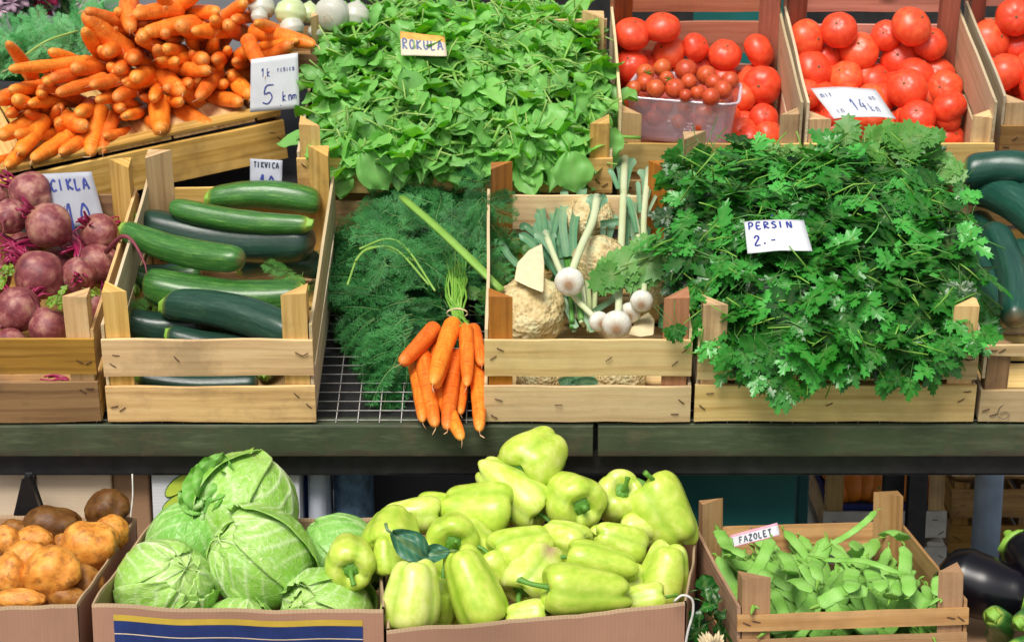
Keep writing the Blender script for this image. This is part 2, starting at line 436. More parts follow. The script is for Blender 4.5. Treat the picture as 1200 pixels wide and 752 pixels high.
def m_card(name, col, fl=.12):
    k = NT(name); ob = k.obj(); t = k.tint()
    a = k.noise(ob, 5, 4); b = k.noise(k.obj((1, 1, 1)), 220, 3)
    wv = k.n('TexWave', {'Vector': k.n('UVMap').outputs[0], 'Scale': 60.0, 'Distortion': .3}, bands_direction='X').outputs['Fac']
    c = k.ramp(a, [(.3, tuple(x * .82 for x in col)), (.7, tuple(min(1, x * 1.1) for x in col))])
    c = k.mix(k.math('MULTIPLY', wv, fl), c, tuple(x * .7 for x in col))
    c = k.mix(k.math('MULTIPLY', k.ramp(k.noise(ob, 26, 5, .7), [(.6, (0, 0, 0)), (.75, (1, 1, 1))]), .2), c, tuple(x * .5 for x in col))
    return k.finish(c, .75, k.bump(k.math('ADD', b, k.math('MULTIPLY', wv, .4)), .2, .0008))
M['card'] = m_card('cardboard', (.46, .27, .15))
M['card_red'] = m_card('reddish_cardboard', (.42, .225, .14))
M['card_in'] = m_card('cardboard_inside', (.40, .28, .14))
M['card_edge'] = m_card('cardboard_torn_edge', (.50, .34, .20), .5)
M['card_bg'] = m_card('pale_cardboard', (.86, .68, .48), .05)
M['yellow'] = simple('yellow_print', (.62, .42, .05), .6, 0, 30, .08)
M['blue'] = simple('blue_print', (.015, .035, .16), .55, 0, 30, .15)
M['white_card'] = m_card('white_corrugated_card', (.84, .86, .90), .25)
M['banana_green'] = simple('printed_fruit_green', (.62, .80, .08), .6, 0, 20, .1)
M['print_line'] = simple('printed_outline', (.05, .18, .06), .6)
M['paper'] = simple('price_card_paper', (.64, .66, .69), .7, .15, 25, .05)
M['paper_shade'] = simple('price_card_shade_toned', (.42, .44, .50), .7, .2, 18, .08)  # card paper darkened: shade is mixed into its colour
M['paper_cream'] = simple('price_card_cream', (.68, .60, .44), .7, .15, 25, .05)
M['paper_orange'] = simple('price_card_orange', (.86, .40, .08), .7)
M['paper_pink'] = simple('price_card_pink', (.78, .36, .46), .7)
M['ink'] = simple('blue_marker_ink', (.018, .035, .26), .5, 0, 90, .2)
M['ink_dark'] = simple('dark_marker_ink', (.012, .016, .05), .5)
M['ink_grey'] = simple('faded_marker_ink', (.10, .14, .32), .6)
M['nail'] = simple('rusty_staple', (.10, .05, .03), .6, .3, 200, .3)
M['string'] = simple('white_string', (.75, .72, .66), .8)
M['black'] = simple('black_plastic', (.012, .012, .013), .35)
M['darkmetal'] = simple('dark_steel', (.022, .022, .023), .55, .2, 40, .25)

def m_greenmetal():
    k = NT('worn_green_paint'); ob = k.obj(rnd=False)
    a = k.noise(ob, 3, 6, .7); b = k.noise(k.n('Mapping', {'Vector': k.n('TexCoord').outputs['Object'], 'Scale': (4, 10, 26)}).outputs[0], 3.0, 6, .7)
    sep = k.n('SeparateXYZ', {'Vector': k.n('TexCoord').outputs['Object']})
    c = k.ramp(a, [(.3, (.032, .038, .026)), (.5, (.050, .066, .034)), (.7, (.075, .10, .046))])
    c = k.mix(k.ramp(b, [(.50, (0, 0, 0)), (.72, (1, 1, 1))]), c, (.10, .12, .065))
    # rust creeping up from the lower edge
    g = k.math('ADD', k.math('MULTIPLY', sep.outputs['Z'], -26.0), k.math('MULTIPLY', b, 1.3))
    c = k.mix(k.math('MULTIPLY', k.ramp(g, [(.38, (0, 0, 0)), (.60, (1, 1, 1))]), .75), c, (.045, .030, .022))
    c = k.mix(k.math('MULTIPLY', k.ramp(k.noise(ob, 18, 7, .75), [(.54, (0, 0, 0)), (.62, (1, 1, 1))]), .30), c, (.11, .075, .045))
    return k.finish(c, .45, k.bump(b, .4, .001), Specular_IOR_Level=.4)
M['green'] = m_greenmetal()
M['grid'] = simple('zinc_grid', (.34, .33, .31), .4, .2, 100, .15, metallic=.4)
M['teal'] = simple('teal_panel_paint', (.008, .12, .11), .5, .05, 4, .2)
M['greypole'] = simple('blue_grey_pole_paint', (.50, .64, .80), .45, .2, 8, .2)
M['offwhite'] = simple('whitewashed_wood', (.74, .68, .58), .7, .3, 30, .12)
M['bluecrate'] = simple('blue_plastic', (.01, .02, .16), .4)
M['orangefruit'] = simple('orange_peel', (.80, .22, .015), .45, .3, 150, .1)
M['bluecloth'] = simple('blue_cloth', (.03, .08, .30), .8)
M['jeans'] = simple('slate_blue_canvas', (.16, .28, .42), .85, .3, 60, .25)
M['palebag'] = simple('pale_bag', (.66, .72, .82), .6, .3, 14, .15)
M['pinkflower'] = simple('pale_pink_petals', (.62, .42, .52), .7, 0, 40, .3)
M['magenta'] = simple('magenta_petals', (.50, .02, .10), .6)
M['lining'] = simple('dark_tray', (.02, .02, .02), .6, .1, 30, .3)

def m_ground():
    k = NT('grey_pavement'); c0 = k.n('TexCoord').outputs['Object']
    a = k.noise(c0, 2, 6, .6); b = k.noise(c0, 60, 4)
    c = k.ramp(a, [(.3, (.10, .10, .105)), (.7, (.20, .20, .21))])
    c = k.mix(k.math('MULTIPLY', b, .3), c, (.06, .06, .06))
    return k.finish(c, .8, k.bump(b, .4, .003))
M['ground'] = m_ground()
def m_plastic():
    k = NT('clear_ribbed_plastic'); t = k.tint()
    gl = k.n('BsdfGlossy', {'Color': (1, 1, 1, 1), 'Roughness': .12})
    df = k.n('BsdfDiffuse', {'Color': (.78, .74, .82, 1)})
    tp = k.n('BsdfTransparent', {'Color': (.97, .95, .97, 1)})
    lw = k.n('LayerWeight', {'Blend': .35}).outputs['Facing']
    m1 = k.n('MixShader', {0: k.math('ADD', k.math('MULTIPLY', t[1], .45), .11), 1: tp.outputs[0], 2: df.outputs[0]})
    m2 = k.n('MixShader', {0: k.math('ADD', k.math('MULTIPLY', lw, .25), .06), 1: m1.outputs[0], 2: gl.outputs[0]})
    k.link(m2.outputs[0], k.out.inputs[0]); return k.m
M['plastic'] = m_plastic()
# ------------------------------------------------------------------ reference planes of the stall
T2, T3 = math.radians(12), math.radians(14)
MID0 = at(600, 497, 0.0)
MIDN = V((0, -math.sin(T2), math.cos(T2)))
def mid(px, py, h=0.0): return hit(px, py, (MID0 + MIDN * h, MIDN))
TOP0 = at(600, 280, 0.53)
TOPN = V((0, -math.sin(T3), math.cos(T3)))
def top(px, py, h=0.0): return hit(px, py, (TOP0 + TOPN * h, TOPN))
ZLOW = at(887, 682, -.40).z - .165

# ------------------------------------------------------------------ ground
g = MB(); G = 60.0
zg = -.93
g.add([(-G, -G, zg), (G, -G, zg), (G, G, zg), (-G, G, zg)], [(0, 1, 2, 3)])
ground = g.build('ground', M['ground']); tag(ground, kind='structure')

# ------------------------------------------------------------------ display stand
stand = tag(empty('market_stand', (0, 0, zg)), 'long green steel market stand carrying the stepped rows of crates', 'market stand')
def world_part(name, mb, mats, parent, **kw):
    o = mb.build(name, mats, None, **kw); o.parent = parent
    o.matrix_parent_inverse = Matrix.Translation(-V(parent.location)); return o
seam = at(698, 500, 0).x
for (xa, xb) in ((-1.25, seam - .0035), (seam + .0035, 1.3)):
    m = MB(); z1 = MID0.z - .001
    m.box(((xa + xb) / 2, .004, z1 - .0245), (xb - xa, .012, .047))
    m.box(((xa + xb) / 2, .024, z1 - .006), (xb - xa, .028, .010))
    o = m.build('green_beam', M['green'], None, smooth=False, bevel=.0016)
    # object origin at the lower edge so that the rust follows it
    off = V((0, 0, z1 - .048)); o.data.transform(Matrix.Translation(-off)); o.parent = stand; o.matrix_parent_inverse = Matrix.Translation(-V(stand.location)); o.location = off
m = MB(); m.box((0, .030, MID0.z - .066), (2.55, .02, .038)); m.box((0, .045, MID0.z - .084), (2.55, .05, .003))
world_part('lower_rail', m, M['darkmetal'], stand, smooth=False)
# deck (a solid dark tray) and wire grid over it
Rm = Matrix.Rotation(T2, 4, 'X')
m = MB(); Mt = Matrix.Translation(MID0) @ Rm
m.box((0, .285, -.030), (2.5, .48, .004), M=Mt)
for i in range(5): m.box((-1.2 + i * .6, .27, -.02), (.02, .47, .016), M=Mt)
world_part('deck', m, M['lining'], stand, smooth=False)
m = MB()
for i in range(78):
    x = -1.2 + i * .0315
    sweep(m, [Mt @ V((x, .012, -.0046)), Mt @ V((x, .52, -.0046))], [.0009] * 2, 6)
for j in range(20):
    sweep(m, [Mt @ V((-1.24, .016 + j * .0262, -.0024)), Mt @ V((1.24, .016 + j * .0262, -.0024))], [.0008] * 2, 6)
world_part('wire_grid', m, M['grid'], stand)
Mt3 = Matrix.Translation(TOP0) @ Matrix.Rotation(T3, 4, 'X')
m = MB(); m.box((0, .34, -.014), (2.5, .68, .02), M=Mt3); m.box((0, .002, -.05), (2.5, .012, .07), M=Mt3)
world_part('upper_deck', m, M['darkmetal'], stand, smooth=False)
# lower shelf
m = MB(); m.box((0, -.25, ZLOW - .012), (2.6, .50, .02)); world_part('lower_deck', m, M['darkmetal'], stand, smooth=False)
m = MB(); m.box((0, -.52, ZLOW - .03), (2.6, .02, .05)); world_part('lower_lip', m, M['green'], stand, smooth=False)
for (px, y, w) in ((1045, .50, .032), (1073, .44, .030), (-700, .5, .03), (1900, .5, .03), (-700, -.4, .03), (1900, -.4, .03)):
    x = at(px, 600, y).x
    z1 = (MID0.z + .02) if y > 0 else ZLOW - .022
    if abs(x) > 1.2: x = math.copysign(1.22, x)
    m = MB(); m.box((x, y, (zg + z1) / 2), (w, w, z1 - zg), uvax=2)
    world_part('leg', m, M['darkmetal'] if y > 0 else M['green'], stand, smooth=False)

# ------------------------------------------------------------------ wooden crates
def plank(mb, c, d, mat=0, Mx=None, uvax=0, bow=0.0, n=12, chip=.0022, tint=None):
    """a thin sawn board, long axis uvax, slightly bowed and with uneven edges"""
    if tint is None: tint = (RND(), RND(), 0)
    L = d[uvax]; ax = [i for i in range(3) if i != uvax]
    thin = min(ax, key=lambda i: d[i]); wide = [i for i in ax if i != thin][0]
    uo, vo = U(0, 90), U(0, 90); vs, uv, ts = [], [], []
    sd = U(0, 100)
    for i in range(n + 1):
        s = i / n - .5
        e0 = noise.noise(V((s * 4, sd, 0))) * chip; e1 = noise.noise(V((s * 4, sd, 9))) * chip
        off = bow * (1 - (2 * s) ** 2) + noise.noise(V((s * 2, sd, 5))) * chip
        for (a, b) in ((-1, -1), (1, -1), (1, 1), (-1, 1)):
            p = V((0, 0, 0)); p[uvax] = s * L; p[wide] = a * d[wide] / 2 + (e0 if a < 0 else e1); p[thin] = b * d[thin] / 2 + off
            p += V(c); vs.append(Mx @ p if Mx is not None else p)
            uv.append((s * L + uo, a * d[wide] / 2 + vo + (0 if b < 0 else .003 * a))); ts.append(tint)
    fs = []
    flip = (thin, wide, uvax) in ((0, 1, 2), (1, 2, 0), (2, 0, 1))
    for i in range(n):
        for k in range(4):
            q = (i * 4 + k, i * 4 + (k + 1) % 4, i * 4 + 4 + (k + 1) % 4, i * 4 + 4 + k); fs.append(q)
    fs.append((3, 2, 1, 0)); o = n * 4; fs.append((o, o + 1, o + 2, o + 3))
    mb.add(vs, fs, uv, mat, ts)
def staple(mb, x, y, z, mat=1, ang=None, L=.011, nrm=-1):
    a = U(-.9, .9) if ang is None else ang
    dx, dz = math.cos(a) * L / 2, math.sin(a) * L / 2
    sweep(mb, [(x - dx, y, z - dz), (x, y + nrm * .0006, z), (x + dx, y, z + dz)], [.0007, .0008, .0007], 5, mat=mat)
def crate(label, loc, W, D, tilt, mats, yaw=0.0, ph=.205, fr=((.002, .060), (.078, .136)), sd=((.002, .062), (.082, .150)), bk=None,
          group='wooden crates of vegetables', ph_back=None, leg=.034, mid_post=None, sdr=None, bow=0.0):
    front, side, post, back = mats
    root = empty('wooden_crate', loc, (tilt, 0, yaw)); tag(root, label, 'crate', group)
    bk = bk or fr; sdr = sdr or sd; ph_back = ph_back or ph; th = .0055
    m = MB()
    for (a, b) in fr:
        plank(m, (W / 2, th / 2, (a + b) / 2), (W + U(-.002, .002), th, b - a), bow=-bow - U(0, .0015))
        for x in (.012, .022, W - .012, W - .023):
            staple(m, x + U(-.003, .003), -.0009 - (bow * .2), U(a + .008, b - .008))
        if RND() < .5: staple(m, W * U(.3, .6), -.0022, (a + b) / 2)
    m.build('front_panel', [front, M['nail']], root, smooth=False)
    m = MB()
    for (a, b) in bk:
        plank(m, (W / 2, D - th / 2, (a + b) / 2), (W, th, b - a), bow=U(-.001, .001))
    m.build('back_panel', [back, M['nail']], root, smooth=False)
    for xx, ss in ((th / 2, sd), (W - th / 2, sdr)):
        m = MB()
        for (a, b) in ss:
            plank(m, (xx, D / 2, (a + b) / 2), (th * .8, D - .013, b - a), uvax=1, bow=(U(-.003, .003)), chip=.002)
        m.build('side_panel', [side, M['nail']], root, smooth=False)
    m = MB()
    nb = max(4, int(D / .08))
    for i in range(nb):
        plank(m, (W / 2, (i + .5) * D / nb, .004), (W - .014, D / nb - .012, .004))
    m.build('base', [back], root, smooth=False)
    e = .0062
    for (x, y, sx, sy, h) in ((e, e, 1, 1, ph), (W - e, e, -1, 1, ph), (e, D - e, 1, -1, ph_back), (W - e, D - e, -1, -1, ph_back)):
        m = MB(); z0 = .001; h1 = h + U(-.004, .004); s = leg * U(.92, 1.08)
        tri = [(x, y), (x + sx * s, y), (x, y + sy * s)]
        sl = [U(-.003, .003) for _ in range(3)]
        vs = [V((a, b, z0)) for a, b in tri] + [V((a, b, h1 + q)) for (a, b), q in zip(tri, sl)]
        u0, v0 = U(0, 50), U(0, 50)
        tn = (RND(), RND(), 0)
        for (i, j) in ((0, 1), (1, 2), (2, 0)):
            q = [vs[i], vs[j], vs[j + 3], vs[i + 3]]; w = (vs[j] - vs[i]).length
            fl = (0, 1, 2, 3) if sx * sy > 0 else (3, 2, 1, 0)
            m.add(q, [fl], [(z0 + u0, v0 + i * .1), (z0 + u0, v0 + w + i * .1), (h1 + u0, v0 + w + i * .1), (h1 + u0, v0 + i * .1)], 0, tn)
        m.add(vs[3:], [(0, 1, 2) if sx * sy > 0 else (2, 1, 0)], [(u0, v0), (u0 + .01, v0 + s), (u0 + .002, v0 + s)], 0, tuple(c * .8 for c in tn))
        m.build('corner_post', [post], root, smooth=False, weld=True)
    if mid_post is not None:
        pass
    return root
def xat(px, py=497, Y=0.0): return at(px, py, Y).x
W_, WP, WO, WR, WRP, WB, WC = (M[k] for k in ('wood', 'wood_pale', 'wood_orange', 'wood_red', 'wood_redpost', 'wood_brown', 'wood_cream'))
def midcrate(label, pxl, pxr, D, mats, **kw):
    xa, xb = xat(pxl), xat(pxr)
    return crate(label, (xa, .004, MID0.z + .001), xb - xa, D, T2, mats, **kw)
crate_beet = midcrate('brown weathered crate of beetroots at the left end of the middle shelf', -190, 119, .47, (WB, W_, W_, WB), fr=((.002, .068), (.082, .138)), ph=.20, yaw=0)
crate_zuc = midcrate('wooden crate holding the green courgettes, behind its own small price card', 127, 370, .50, (W_, WC, W_, W_), ph=.208, sd=((.002, .07), (.085, .158)))
crate_cel = midcrate('pale crate with orange corner posts holding celeriac and garlic', 568, 808, .47, (WP, WC, WO, WP), ph=.200)
crate_par = midcrate('wide pale crate overflowing with parsley', 814, 1140, .50, (WP, WC, W_, WP), ph=.190, ph_back=.235, fr=((.002, .062), (.072, .126)), bk=((.002, .06), (.12, .19)))
crate_cuc = midcrate('crate of dark cucumbers with a 6 pencilled on its slat', 1146, 1480, .50, (WP, WC, WB, WP), ph=.13, ph_back=.15, fr=((.002, .052), (.112, .128)), sd=((.002, .05), (.07, .13)), bk=((.002, .06), (.07, .12)))

def topcrate(label, pxl, pxr, py, D, mats, **kw):
    p = top(pxl, py); q = top(pxr, py)
    return crate(label, p + TOPN * .001, q.x - p.x, D, T3, mats, **kw)
crate_roc = topcrate('wooden crate heaped with rocket leaves on the top step', 352, 716, 276, .34, (W_, WC, W_, W_), ph=.20, fr=((.002, .062), (.078, .140)), bk=((.002, .075), (.12, .235)), ph_back=.25)
TP = 250
crate_t1 = topcrate('reddish tomato crate with a clear plastic punnet in its front', 722, 934, TP, .40, (WP, WC, W_, WR), fr=((.002, .06), (.078, .128)), bk=((.01, .088), (.110, .170), (.19, .25)), ph=.178, ph_back=.30, sd=((.002, .09), (.10, .20)), group='reddish crates of tomatoes')
crate_t2 = topcrate('reddish tomato crate with a white price sheet lying on the tomatoes', 937, 1156, TP, .40, (WP, WC, W_, WR), fr=((.002, .06), (.078, .128)), bk=((.01, .10), (.115, .165), (.19, .25)), ph=.175, ph_back=.30, sd=((.002, .09), (.10, .20)), group='reddish crates of tomatoes')
crate_t3 = topcrate('rightmost reddish tomato crate, cut off by the edge of the photo', 1162, 1400, TP - 8, .40, (WB, WC, W_, WR), fr=((.002, .07), (.09, .148)), bk=((.01, .10), (.115, .165), (.19, .25)), ph=.19, ph_back=.30, sd=((.002, .09), (.10, .20)), group='reddish crates of tomatoes')
for c in (crate_t1, crate_t2, crate_t3):
    for ch in c.children:
        if ch.name.startswith('corner_post') and ch.data.vertices and max(v.co.y for v in ch.data.vertices) > .2: ch.data.materials[0] = WRP
# post standing between the top and middle rows, part of no visible crate side: back post of the parsley crate
# ------------------------------------------------------------------ bean crate, lower shelf
YB = -.40
pb = at(868, 682, YB)
crate_bean = crate('shallow crate of flat green beans on the lower shelf', (pb.x, YB, pb.z - .165), .305, .38, math.radians(-5.5), (M['wood_pink'], M['wood_pink'], M['wood_pink'], M['wood_pink']), yaw=math.radians(4.5), ph=.165, fr=((.092, .114), (.015, .080)), bk=((.078, .122), (.01, .06)), sd=((.065, .124), (.01, .05)), leg=.036)
# upturned crate under the carrot heap
A0 = at(-60, 214, .52); A1 = at(330, 131, .72)
# ------------------------------------------------------------------ produce prototypes (built once, then copied)
def lerp(a, b, t): return a + (b - a) * t
def prof(tab, t):
    for (a, ra), (b, rb) in zip(tab, tab[1:]):
        if t <= b:
            s = (t - a) / (b - a); s = s * s * (3 - 2 * s) * .5 + s * .5
            return ra + (rb - ra) * s
    return tab[-1][1]
def make_carrot(i):
    """unit carrot: crown at z=0, tip at z=1, radius 0.5 in x,y; scaled on placing"""
    random.seed(100 + i)
    bx, by = U(-.6, .6), U(-.6, .6); ph = U(0, 6)
    n = 30
    tt = [0, .01, .03, .06] + [.06 + .80 * k / 17 for k in range(1, 18)] + [.895, .925, .95, .97, .985, .995, 1.0]
    tp = U(.50, .72)
    tab = [(0, .16), (.01, .30), (.03, .42), (.06, .485), (.12, .5), (.35, .475), (.6, .445), (.8, .25 + tp * .22), (.92, .12 + tp * .32), (.965, tp * .38), (.988, tp * .24), (1.0, .02)]
    pts = [(bx * (math.sin(t * 2.6 + ph) - math.sin(ph)) * .45, by * (math.cos(t * 2.2 + ph) - math.cos(ph)) * .45, t) for t in tt]
    rad = [prof(tab, t) * (1 + .05 * noise.noise(V((t * 9, i * 3.1, 0)))) for t in tt]
    m = MB()
    def mod(k, th): return 1 + .035 * noise.noise(V((math.cos(th) * 1.4, math.sin(th) * 1.4, tt[k] * 7 + i * 5)))
    def tf(k, th):
        t = tt[k]; return (.5, max(0, (t - .86) / .14) ** 1.3 * .8, max(0, 1 - t / .035) * .9)
    sweep(m, pts, rad, 18, mod=mod, tfun=tf, straight=True)
    c = m.build('carrot', M['carrot'])
    for l in c.data.uv_layers[0].data: l.uv.y *= .16          # ring scale in metres
    # thin root hairs
    h = MB(); e = V(pts[-1])
    q = [e - V((0, 0, .01)), e + V((U(-.05, .05), U(-.05, .05), .04)), e + V((U(-.3, .3), U(-.3, .3), .10))]
    sweep(h, q, [.022, .012, .006], 5)
    for _ in range(0):
        k = random.randrange(12, 26); a = U(0, 6); p = V(pts[k]) + V((math.cos(a), math.sin(a), 0)) * rad[k] * .95; o = V((math.cos(a), math.sin(a), 0))
        sweep(h, [p, p + o * .15 + V((0, 0, .02)), p + o * .2 + V((0, 0, .07))], [.018, .012, .006], 4)
    h.build('root_hair', M['root'], c)
    return c
CARROTS = [make_carrot(i) for i in range(9)]
def put_axis(o, a, b, width, roll=None, ylen=None):
    """stretch a unit object (z 0..1, diameter 1) from a to b with the given width"""
    z = (b - a); L = z.length
    B = basis(z, x=(-F).cross(z) if roll is None else None)
    if roll is not None: B = B @ Matrix.Rotation(roll, 3, 'Z')
    return setm(o, a, B, (width, width if ylen is None else ylen, L))

def make_squash(i, name, body, neck=.42, stem=True, tip=.35, bend=.25, lob=.035):
    random.seed(200 + i * 7)
    tt = [0, .01, .025, .05, .09, .14] + [.14 + .72 * k / 14 for k in range(1, 15)] + [.90, .94, .965, .985, .995, 1.0]
    tab = [(0, neck * .5), (.01, neck * .72), (.035, neck * .92), (.10, neck * 1.04), (.3, .47), (.6, .5), (.8, .5), (.9, .475), (.95, .42), (.98, .31), (1, tip * .25)]
    pts = [(bend * math.sin(PI * t) * .9, U(-.004, .004), t) for t in tt]
    rad = [prof(tab, t) for t in tt]; n5 = random.choice([5, 6])
    m = MB()
    def mod(k, th): return 1 + lob * math.cos(n5 * th + i) + .03 * noise.noise(V((math.cos(th), math.sin(th), tt[k] * 4 + i * 5)))
    def tf(k, th):
        t = tt[k]; return (.5, max(0, 1 - t / .035) * .8, max(0, (t - .975) / .025) * .8)
    sweep(m, pts, rad, 22, mod=mod, tfun=tf, straight=True)
    o = m.build(name, body)
    for l in o.data.uv_layers[0].data: l.uv.y *= .22
    if stem:
        s = MB()
        def ms(k, th): return 1 + .14 * math.cos(5 * th)
        sweep(s, [(pts[0][0], 0, .012), (pts[0][0] - .03, 0, -.010), (pts[0][0] - .05, .02, -.022), (pts[0][0] - .07, .03, -.027)], [neck * .72, neck * .55, neck * .48, neck * .48], 15, mod=ms, straight=True)
        s.build('stem', M['bright_stem'], o)
    return o
ZMID = [make_squash(i, 'courgette', M['zuc_mid'], neck=.40, bend=.25) for i in range(4)]
ZDARK = [make_squash(i + 5, 'courgette', M['zuc_dark'], neck=.42, bend=.25) for i in range(3)]
CUC = [make_squash(i + 9, 'cucumber', M['cucumber'], neck=.50, stem=False, bend=.3, lob=.012) for i in range(2)]

def make_tomato(i, mat, ribs=True, calyx=False):
    random.seed(300 + i * 3)
    nr = random.choice([5, 6, 7]); am = U(.01, .035) if ribs else .003; ph = U(0, 6); sq = U(.80, .90) if ribs else U(.92, 1.0)
    m = MB()
    def disp(d):
        th = math.atan2(d.y, d.x); e = math.hypot(d.x, d.y)
        r = 1 + am * math.cos(nr * th + ph) * e * (.4 + .6 * abs(d.z)) + .035 * N3(d, 1.3, i * 4.0)
        if d.z > .75: r -= (d.z - .75) * .75 * (1 + .4 * math.cos(nr * th + ph))
        if d.z < -.93: r -= (-.93 - d.z) * .9
        return r
    def tf(d): return (.5, max(0, (d.z - .93) * 9) * .6 if ribs else 0, 0)
    blob(m, .5, 36, 26, disp, sc=(1, 1, sq), tfun=tf)
    o = m.build('tomato' if ribs else 'small_tomato', mat)
    z0 = .5 * sq * .80
    if calyx:
        c = MB()
        for k in range(5):
            a = k * 2 * PI / 5 + U(-.2, .2); L = U(.22, .34)
            p = [V((math.cos(a) * r, math.sin(a) * r, z0 + h)) for r, h in ((.0, .03), (L * .5, .045), (L, .015 + U(-.02, .03)))]
            sweep(c, p, [.028, .03, .004], 6, flat=.25)
        sweep(c, [(0, 0, z0), (0.01, .01, z0 + .09), (.03, .02, z0 + .15)], [.03, .024, .022], 7)
        c.build('calyx', M['stem'], o)
    else:
        c = MB(); blob(c, .035, 10, 6, sc=(1, 1, .35), c=(0, 0, -.5 * sq * .965)); c.build('blossom_scar', M['stem_brown'], o)
    return o
TOMS = [make_tomato(i, M['tomato']) for i in range(6)]
TOMC = [make_tomato(i + 10, M['tomato'], calyx=True) for i in range(2)]
CHER = [make_tomato(i + 20, M['cherry'], ribs=False) for i in range(3)]
CHEC = [make_tomato(i + 30, M['cherry'], ribs=False, calyx=True) for i in range(2)]

def make_pepper(i, lobes=4, long=1.0):
    """unit pepper, stem end at z=0, blossom end z=1, diameter 1"""
    random.seed(400 + i * 5)
    ph = U(0, 6); lb = lobes; a0 = U(.16, .22)
    # meridian (r, z) from the stem pit outwards and down to the blossom end
    mer = spline([(.035, .105, 0), (.10, .10, 0), (.20, .035, 0), (.31, -.005, 0), (.42, .045, 0), (.49, .15, 0), (.505, .30, 0), (.475, .50, 0), (.42, .70, 0), (.37, .86, 0), (.29, .965, 0), (.18, 1.0, 0), (.07, .965, 0), (.012, .94, 0)], 34)
    la = [U(.75, 1.25) for _ in range(lb)]; le = [U(-.05, .06) for _ in range(lb)]
    ns = 44; vs, uv, ts = [], [], []; bd = V((U(-.10, .10), U(-.10, .10), 0))
    for k, p in enumerate(mer):
        s = k / 33
        for j in range(ns):
            th = 2 * PI * j / ns; u = (th * lb / (2 * PI) + ph) % lb; li = int(u) % lb; f = u - int(u)
            v = abs(math.sin(PI * f)) ** .62                  # 0 in a valley, 1 on a lobe
            env = min(1, max(0, (p.x - .05) * 3.2))
            dep = a0 * (1.1 - .45 * math.sin(PI * min(1, s * 1.05)))
            r = p.x * (1 - dep * (1 - v) * env) * (1 + .06 * (la[li] - 1) * math.sin(PI * f))
            r *= 1 + .045 * noise.noise(V((math.cos(th) * 1.3, math.sin(th) * 1.3, p.y * 2.2 + i * 7)))
            z = p.y
            if p.y > .8: z -= (1 - v) * .085 * (p.y - .8) / .2 - le[li] * (p.y - .8) / .2 * math.sin(PI * f)
            if p.y < .12 and s < .3: z += (1 - v) * .05
            q = V((r * math.cos(th), r * math.sin(th), z)) + bd * math.sin(PI * z * .5)
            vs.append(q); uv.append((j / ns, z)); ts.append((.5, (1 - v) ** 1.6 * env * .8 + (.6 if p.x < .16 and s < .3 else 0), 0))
    n = len(mer)
    fs = [(a * ns + j, (a + 1) * ns + j, (a + 1) * ns + (j + 1) % ns, a * ns + (j + 1) % ns) for a in range(n - 1) for j in range(ns)]
    fs.append(tuple(range(ns))); fs.append(tuple((n - 1) * ns + j for j in range(ns - 1, -1, -1)))
    fs = [tuple(reversed(f)) for f in fs]
    m = MB(); m.add(vs, fs, uv, 0, ts); o = m.build('pale_pepper', M['pepper'])
    m = MB()
    def cm(k, th): return 1 + .16 * math.cos(lb * 2 * th + ph)
    sweep(m, [(0, 0, .115), (0, 0, .085), (0, 0, .068), (0, 0, .055)], [.145, .15, .11, .055], 24, mod=cm)
    m.build('calyx', M['stem'], o); m = MB()
    c = U(0, 6); L = U(.18, .28)
    cx, cy = math.cos(c), math.sin(c)
    def sm(k, th): return 1 + .12 * math.cos(5 * th)
    sweep(m, spline([(0, 0, .08), (cx * .02, cy * .02, 0), (cx * .07, cy * .07, -L * .5), (cx * .15, cy * .15, -L * .85), (cx * .19, cy * .19, -L)], 9),
          [.058, .052, .046, .042, .040, .041, .044, .05, .056], 12, mod=sm)
    m.build('stem', M['stem'], o)
    return o
PEPS = [make_pepper(0, 4), make_pepper(1, 3), make_pepper(2, 4), make_pepper(3, 4), make_pepper(4, 3)]

